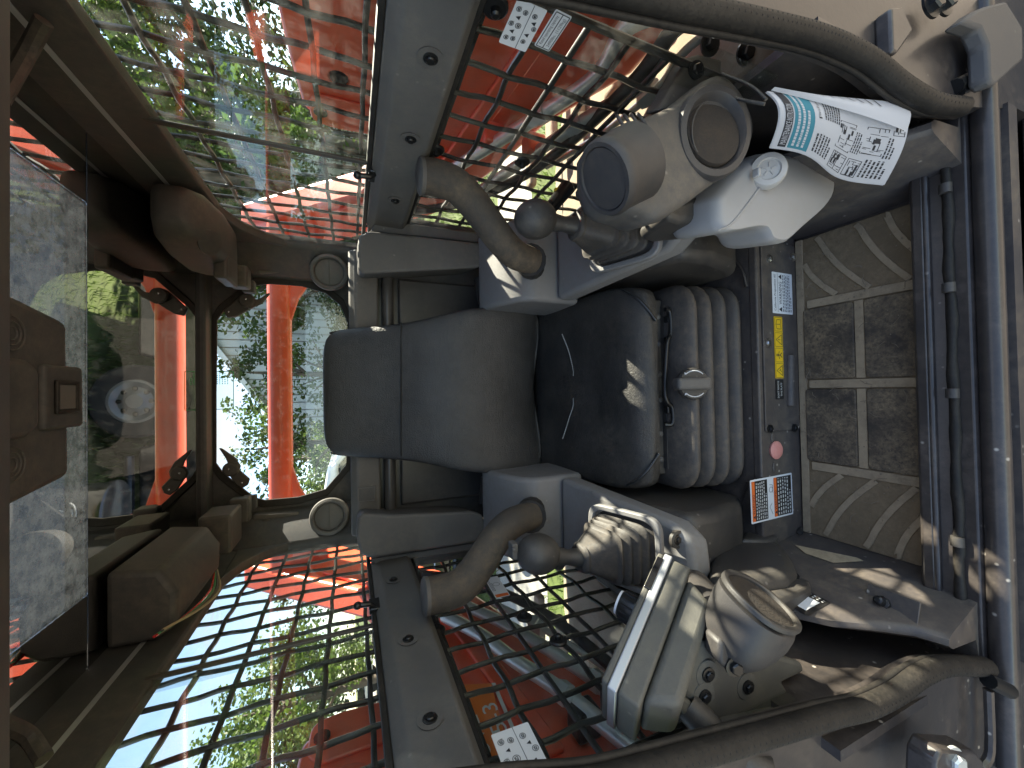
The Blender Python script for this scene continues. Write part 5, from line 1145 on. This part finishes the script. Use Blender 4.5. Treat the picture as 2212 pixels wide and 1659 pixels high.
for i, (x, y, h, r, n, m_, ls, lo) in enumerate(((5.2, 11.0, 9.0, 2.6, 9000, m_leafA, .17, .12), (8.6, 14.5, 11, 3.2, 8000, m_leafB, .20, .12), (3.6, 13.5, 8.0, 2.0, 6000, m_leafA, .18, .2), (11.5, 17.5, 13, 3.8, 7000, m_leafC, .24, .1), (8.0, 19, 12, 3.4, 6500, m_leafA, .22, .1), (15, 22, 13, 4.5, 5500, m_leafC, .28, .08), (9.5, 25, 10, 3.8, 4500, m_leafB, .28, .08), (6.5, 26, 13, 4.4, 6500, m_leafC, .30, .03), (13, 30, 15, 5.5, 6500, m_leafC, .36, .03))):
    tree(['tall mid-green tree close beyond the booklet-side window', 'light green broad tree behind the close window-side tree', 'slim mid-green tree between the window and the pale house', 'dark tall tree at the edge of the side lawn', 'bushy mid-green tree far forward on the side lawn', 'dark green tree in the second row behind the pale house', 'light green tree beside the pale house', 'tall dark tree filling the gap behind the slim tree', 'tallest dark tree far behind the pale house'][i], x, y, h, r, n, m_, 100+i, 0, ls, lo, gR)
for i, (x, y, h, r, n, m_, ls, lo) in enumerate(((-14.5, 21, 8.0, 3.6, 6500, m_leafB, .24, .1), (-19.5, 22, 9.4, 4.2, 6500, m_leafA, .26, .08), (-25, 21, 10, 4.6, 6000, m_leafA, .28, .08), (-10.5, 27, 6.4, 3.2, 4500, m_leafA, .26, .06), (-7.2, 30, 5.0, 2.8, 3500, m_leafB, .28, .06), (-22, 32, 9, 5, 5000, m_leafC, .34, .04), (-30, 30, 10, 5, 5000, m_leafC, .34, .04))):
    tree(['light green rounded tree behind the concrete driveway', 'taller mid-green tree behind the concrete driveway', 'tallest mid-green tree far along the driveway', 'low mid-green tree at the end of the driveway', 'small light green tree by the barn end of the driveway', 'dark distant tree behind the parked cars', 'dark broad distant tree at the far end of the parked cars'][i], x, y, h, r, n, m_, 200+i, 0, ls, lo, gL)
for i, (x, y, h, r, n, m_, ls, lo) in enumerate(((.6, 12.5, 5.0, 1.3, 2200, m_leafA, .13, .5), (-1.7, 14.0, 5.2, 1.6, 2200, m_leafA, .15, .5), (3.4, 10.0, 2.6, 1.2, 3000, m_leafC, .12, .02), (-2.4, 15.5, 3.4, 1.5, 3200, m_leafB, .14, .05), (-3.0, 20, 5.6, 1.6, 2600, m_leafB, .16, .1), (2.8, 16, 2.4, 1.4, 2400, m_leafC, .15, .02), (6.2, 17, 7.5, 2.6, 4000, m_leafC, .2, .1))):
    tree(['mid-green tree with open crown in front of the white barn', 'light green high-branched tree in front of the white barn', 'dark low bush beside the gravel path', 'light green bush at the barn corner', 'narrow light tree left of the barn wall', 'dark low bush against the barn wall', 'dark tree beside the barn apex'][i], x, y, h, r, n, m_, 300+i, 0, ls, lo, gB)

# barn with ribbed gable end
bx, by = 6.2, 24.0; hwid = 9.6; ez = GZ+4.0; az = GZ+10.4
barn = thing('barn', 'white metal barn with ribbed gable wall behind the machine', 'barn', (bx, by, GZ))
npan = 46; pw = hwid*2/npan
for k in range(npan):
    x0, x1 = bx-hwid+k*pw+.03, bx-hwid+(k+1)*pw-.03; zf = lambda x: ez+(az-ez)*(1-abs(x-bx)/hwid)
    mb = MB(); mb.prism([(x0, by, GZ), (x1, by, GZ), (x1, by, zf(x1)), (x0, by, zf(x0))], (0, .03, 0)); obj('siding_panel', mb, m_side, barn, smooth=0)
mb = MB(); mb.prism([(bx-hwid, by+.09, GZ), (bx+hwid, by+.09, GZ), (bx+hwid, by+.09, ez), (bx, by+.09, az), (bx-hwid, by+.09, ez)], (0, 16, 0)); obj('wall', mb, m_conc, barn)
for s_ in (-1, 1):
    mb = MB(); mb.prism([(bx, by-.3, az+.02), (bx+s_*(hwid+.4), by-.3, ez-.25), (bx+s_*(hwid+.4), by-.3, ez-.10), (bx, by-.3, az+.18)], (0, 16.6, 0)); obj('roof_slope', mb, m_side, barn)
    mb = MB(); mb.prism([(bx, by-.33, az-.10), (bx+s_*(hwid+.4), by-.33, ez-.38), (bx+s_*(hwid+.4), by-.33, ez-.10), (bx, by-.33, az+.18)], (0, .03, 0)); obj('rake_trim', mb, m_trimw, barn)
# pale house on the right
hx, hy = 15.5, 24.5; rot = Matrix.Rotation(R(-28), 3, 'Z')
house = thing('house', 'pale single-storey house with grey shingle roof behind the side lawn trees', 'house', (hx, hy, GZ))
def hp(x, y, z): return V((hx, hy, GZ)) + rot @ V((x, y, z))
def hbox(name, a, b, mat, par=house):
    mb = MB(); c = [(a[i]+b[i])/2 for i in range(3)]; mb.box(hp(*c), [abs(b[i]-a[i]) for i in range(3)], rot); return obj(name, mb, mat, par, bev=.01)
hbox('wall', (-6, 0, 0), (6, 7, 2.7), m_wall)
mb = MB(); mb.prism([hp(-6.4, -.4, 2.6), hp(-6.4, 3.5, 4.6), hp(-6.4, 7.4, 2.6)], rot @ V((12.8, 0, 0))); obj('roof', mb, m_roof, house)
for x in (-4.2, -1.4, 3.8):
    wd = hbox('window', (x-.6, -.04, 1.0), (x+.6, .02, 2.1), m_trimw); hbox('pane', (x-.52, -.06, 1.07), (x+.52, -.03, 2.03), m_dglass, wd); hbox('mullion', (x-.03, -.08, 1.07), (x+.03, -.05, 2.03), m_trimw, wd)
dr = hbox('door', (.8, -.05, 0), (1.75, .02, 2.05), m_trimw); hbox('handle', (1.58, -.12, .95), (1.64, -.05, 1.05), m_bolt, dr)
# board fence on the side lawn
fn = thing('board_fence', 'low pale board fence at the back of the side lawn', 'fence', (9, 17, GZ))
for k in range(12):
    x = 5.2+k*.95; mb = MB(); mb.span((x, 17.4+k*.12, GZ), (x+.1, 17.5+k*.12, GZ+1.1)); obj('post', mb, m_wall, fn)
for z in (.35, .75):
    mb = MB(); mb.prism([(5.2, 17.36, GZ+z), (15.8, 18.7, GZ+z), (15.8, 18.7, GZ+z+.14), (5.2, 17.36, GZ+z+.14)], (0, .03, 0)); obj('rail', mb, m_wall, fn)

# pickup truck parked across, behind the machine
tx, ty = -1.05, 5.15
tk = thing('pickup_truck', 'black and white pickup truck parked side-on behind the machine', 'truck', (tx, ty, GZ))
def tz(z): return GZ+z
side = [(-3.9, .55), (-3.9, 1.05), (-1.45, 1.05), (2.25, 1.05), (2.45, .92), (2.5, .5), (2.3, .40), (1.48, .40), (1.42, .62), (1.25, .78), (1.0, .84), (.75, .78), (.58, .62), (.52, .40), (-2.05, .40), (-2.1, .62), (-2.3, .8), (-2.55, .84), (-2.8, .8), (-3.0, .62), (-3.05, .40), (-3.7, .42)]
mb = MB(); mb.prism([(tx+x, ty, tz(z)) for x, z in side], (0, 1.85, 0)); body = obj('lower_body', mb, m_tblk, tk, bev=.03, seg=3)
mb = MB(); mb.prism([(tx+x, ty+.05, tz(z)) for x, z in ((-3.85, 1.05), (-1.45, 1.05), (-1.45, 1.22), (-3.85, 1.22))], (0, 1.75, 0)); obj('bed_side', mb, m_twht, tk, bev=.02)
mb = MB(); mb.prism([(tx+x, ty+.08, tz(z)) for x, z in ((.55, 1.05), (2.2, 1.05), (2.1, 1.18), (.85, 1.25), (.55, 1.25))], (0, 1.7, 0)); obj('hood', mb, m_tblk, tk, bev=.04, seg=3)
mb = MB(); mb.prism([(tx+x, ty+.08, tz(z)) for x, z in ((-1.45, 1.05), (.85, 1.05), (.80, 1.24), (-1.42, 1.24))], (0, 1.7, 0)); obj('door_panel', mb, m_twht, tk, bev=.02)
mb = MB(); mb.prism([(tx+x, ty+.16, tz(z)) for x, z in ((-1.42, 1.24), (.82, 1.24), (.18, 1.78), (-1.2, 1.80))], (0, 1.54, 0)); cabn = obj('cab_glass', mb, m_dglass, tk, bev=.03)
mb = MB(); mb.prism([(tx+x, ty+.13, tz(z)) for x, z in ((-1.30, 1.77), (.20, 1.77), (.12, 1.90), (-.3, 1.965), (-1.05, 1.965), (-1.28, 1.90))], (0, 1.60, 0)); obj('roof', mb, m_twht, tk, bev=.05, seg=4)
for a, b in (((-1.42, 1.24), (-1.28, 1.80)), ((-.35, 1.24), (-.33, 1.80)), ((.84, 1.24), (.18, 1.80))):
    mb = MB(); mb.tube([(tx+a[0], ty+.15, tz(a[1])), (tx+b[0], ty+.15, tz(b[1]))], .045, 8); obj('pillar', mb, m_twht, tk)
for a in (-.7, .4): mb = MB(); mb.span((tx+a, ty+.05, tz(1.12)), (tx+a+.16, ty+.09, tz(1.15))); obj('door_handle', mb, m_chrome, tk, bev=.006)
mb = MB(); mb.tube([(tx-1.9, ty-.02, tz(.62)), (tx+.45, ty-.02, tz(.62))], .012, 6); obj('chrome_strip', mb, m_chrome, tk)
mb = MB(); mb.tube([(tx-1.9, ty-.06, tz(.36)), (tx+.45, ty-.06, tz(.36))], .04, 8); obj('side_step', mb, m_tblk, tk)
for x in (1.0, -2.55):
    for yy, sg in ((ty+.10, -1), (ty+1.75, 1)):
        wh = MB(); wh.lathe((tx+x, yy, tz(.38)), (0, sg, 0), [(.20, -.05), (.23, -.12), (.35, -.12), (.38, -.08), (.38, .08), (.35, .12), (.23, .12), (.20, .05)], 32); wo = obj('tyre', wh, m_tyre, tk, smooth=40)
        wh = MB(); wh.lathe((tx+x, yy, tz(.38)), (0, sg, 0), [(.225, .02), (.225, .115), (.20, .118), (.15, .085), (.09, .095), (.07, .115), (.01, .118)], 28); rm = obj('rim', wh, m_rim, wo, smooth=40)
        for k in range(8): t = k/8*6.283; wh = MB(); wh.lathe((tx+x+.13*math.cos(t), yy, tz(.38)+.13*math.sin(t)), (0, sg, 0), [(.022, .085), (.022, .1005), (.005, .101)], 10); obj('rim_hole', wh, m_tblk, rm)
mb = MB(); mb.span((tx-3.93, ty+.03, tz(.72)), (tx-3.80, ty+.16, tz(1.0))); obj('tail_light', mb, m_redlens, tk, bev=.02)
mb = MB(); mb.span((tx+2.36, ty+.1, tz(.72)), (tx+2.50, ty+.35, tz(.92))); obj('headlight', mb, m_chrome, tk, bev=.02)
mb = MB(); mb.span((tx+.35, ty-.10, tz(1.26)), (tx+.52, ty+.02, tz(1.48))); obj('mirror', mb, m_tblk, tk, bev=.03)
# black drum with a white swirl mark, beside the truck
dx, dy = -.92, 4.15; dz = GZ
drm = thing('black_drum', 'black drum with a white swirl mark standing between machine and truck', 'drum', (dx, dy, GZ))
mb = MB(); mb.lathe((dx, dy, dz), (0, 0, 1), [(.22, 0), (.235, .02), (.23, .28), (.238, .30), (.23, .32), (.23, .60), (.24, .62), (.24, .66), (.20, .67), (.03, .665)], 36); obj('shell', mb, m_tblk, drm)
mb = MB(); mb.lathe((dx, dy, dz), (0, 0, 1), [(.232, .02), (.239, .03), (.239, .07), (.232, .08)], 36); obj('pale_band', mb, m_twht, drm)
mb = MB()
def dsurf(u, v): a = -math.pi/2+.15+u/.232; return V((dx+.2335*math.cos(a), dy+.2335*math.sin(a), dz+v))
for k, r_ in enumerate((.10, .075, .05)): mb.tube([dsurf(r_*math.cos(t)*1.1, .45+r_*math.sin(t)*.8) for t in [.4+k*.5+i/14*4.6 for i in range(15)]], .006, 5)
mb.tube([dsurf(-.03+.02*i, .45+.02*math.sin(i*1.6)) for i in range(5)], .006, 5); obj('swirl_mark', mb, m_white, drm)
lt_ = thing('trailer_lamp', 'red trailer lamp on a short post beside the drum', 'lamp', (-1.15, 4.7, GZ))
mb = MB(); mb.tube([(-1.15, 4.7, GZ), (-1.15, 4.7, GZ+.42)], .02, 8); obj('post', mb, m_trimw, lt_)
mb = MB(); mb.lathe((-1.15, 4.7, GZ+.42), (0, 0, 1), [(.05, 0), (.06, .02), (.06, .10), (.045, .13), (.01, .14)], 16); obj('lens', mb, m_redlens, lt_)
wd_ = thing('timber_beam', 'weathered yellow timber beam lying in the grass behind the machine', 'timber', (-.9, 3.1, GZ))
mb = MB(); mb.box((-.75, 3.35, GZ+.05), (.75, .12, .10), Matrix.Rotation(.25, 3, 'Z')); obj('beam', mb, m_wood, wd_, bev=.008)
# far parked cars along the lawn on the left
def car(label, x, y, mat, rz):
    c = thing('parked_car', label, 'car', (x, y, GZ), 'cars parked far beyond the driveway'); m3 = Matrix.Rotation(rz, 3, 'Z')
    def q(px, py, pz): return V((x, y, GZ)) + m3 @ V((px, py, pz))
    mb = MB(); mb.prism([q(a, -.85, b) for a, b in ((-2.2, .35), (-2.25, .85), (-1.3, .95), (1.0, .95), (2.1, .80), (2.2, .35))], m3 @ V((0, 1.7, 0))); obj('body', mb, mat, c, bev=.06)
    mb = MB(); mb.prism([q(a, -.75, b) for a, b in ((-1.5, .95), (-.95, 1.42), (.35, 1.42), (1.0, .95))], m3 @ V((0, 1.5, 0))); obj('cabin', mb, m_dglass, c, bev=.05)
    for a in (-1.35, 1.35):
        for b in (-.8, .8): mb = MB(); mb.lathe(q(a, b, .32), m3 @ V((0, 1, 0)), [(.1, -.1), (.32, -.1), (.32, .1), (.1, .1)], 16); obj('wheel', mb, m_tyre, c)
for i, (a, m_, lb) in enumerate(((-.545, m_twht, 'small white car parked far beyond the driveway'), (-.585, m_tblk, 'black car parked far beyond the driveway'), (-.625, m_rim, 'silver car parked far beyond the driveway'), (-.665, m_red, 'red car parked far beyond the driveway'))):
    dd = 38+i*2; car(lb, dd*a/math.cos(0)*1.0, dd*math.sqrt(1-a*a), m_, .2+i*.3)
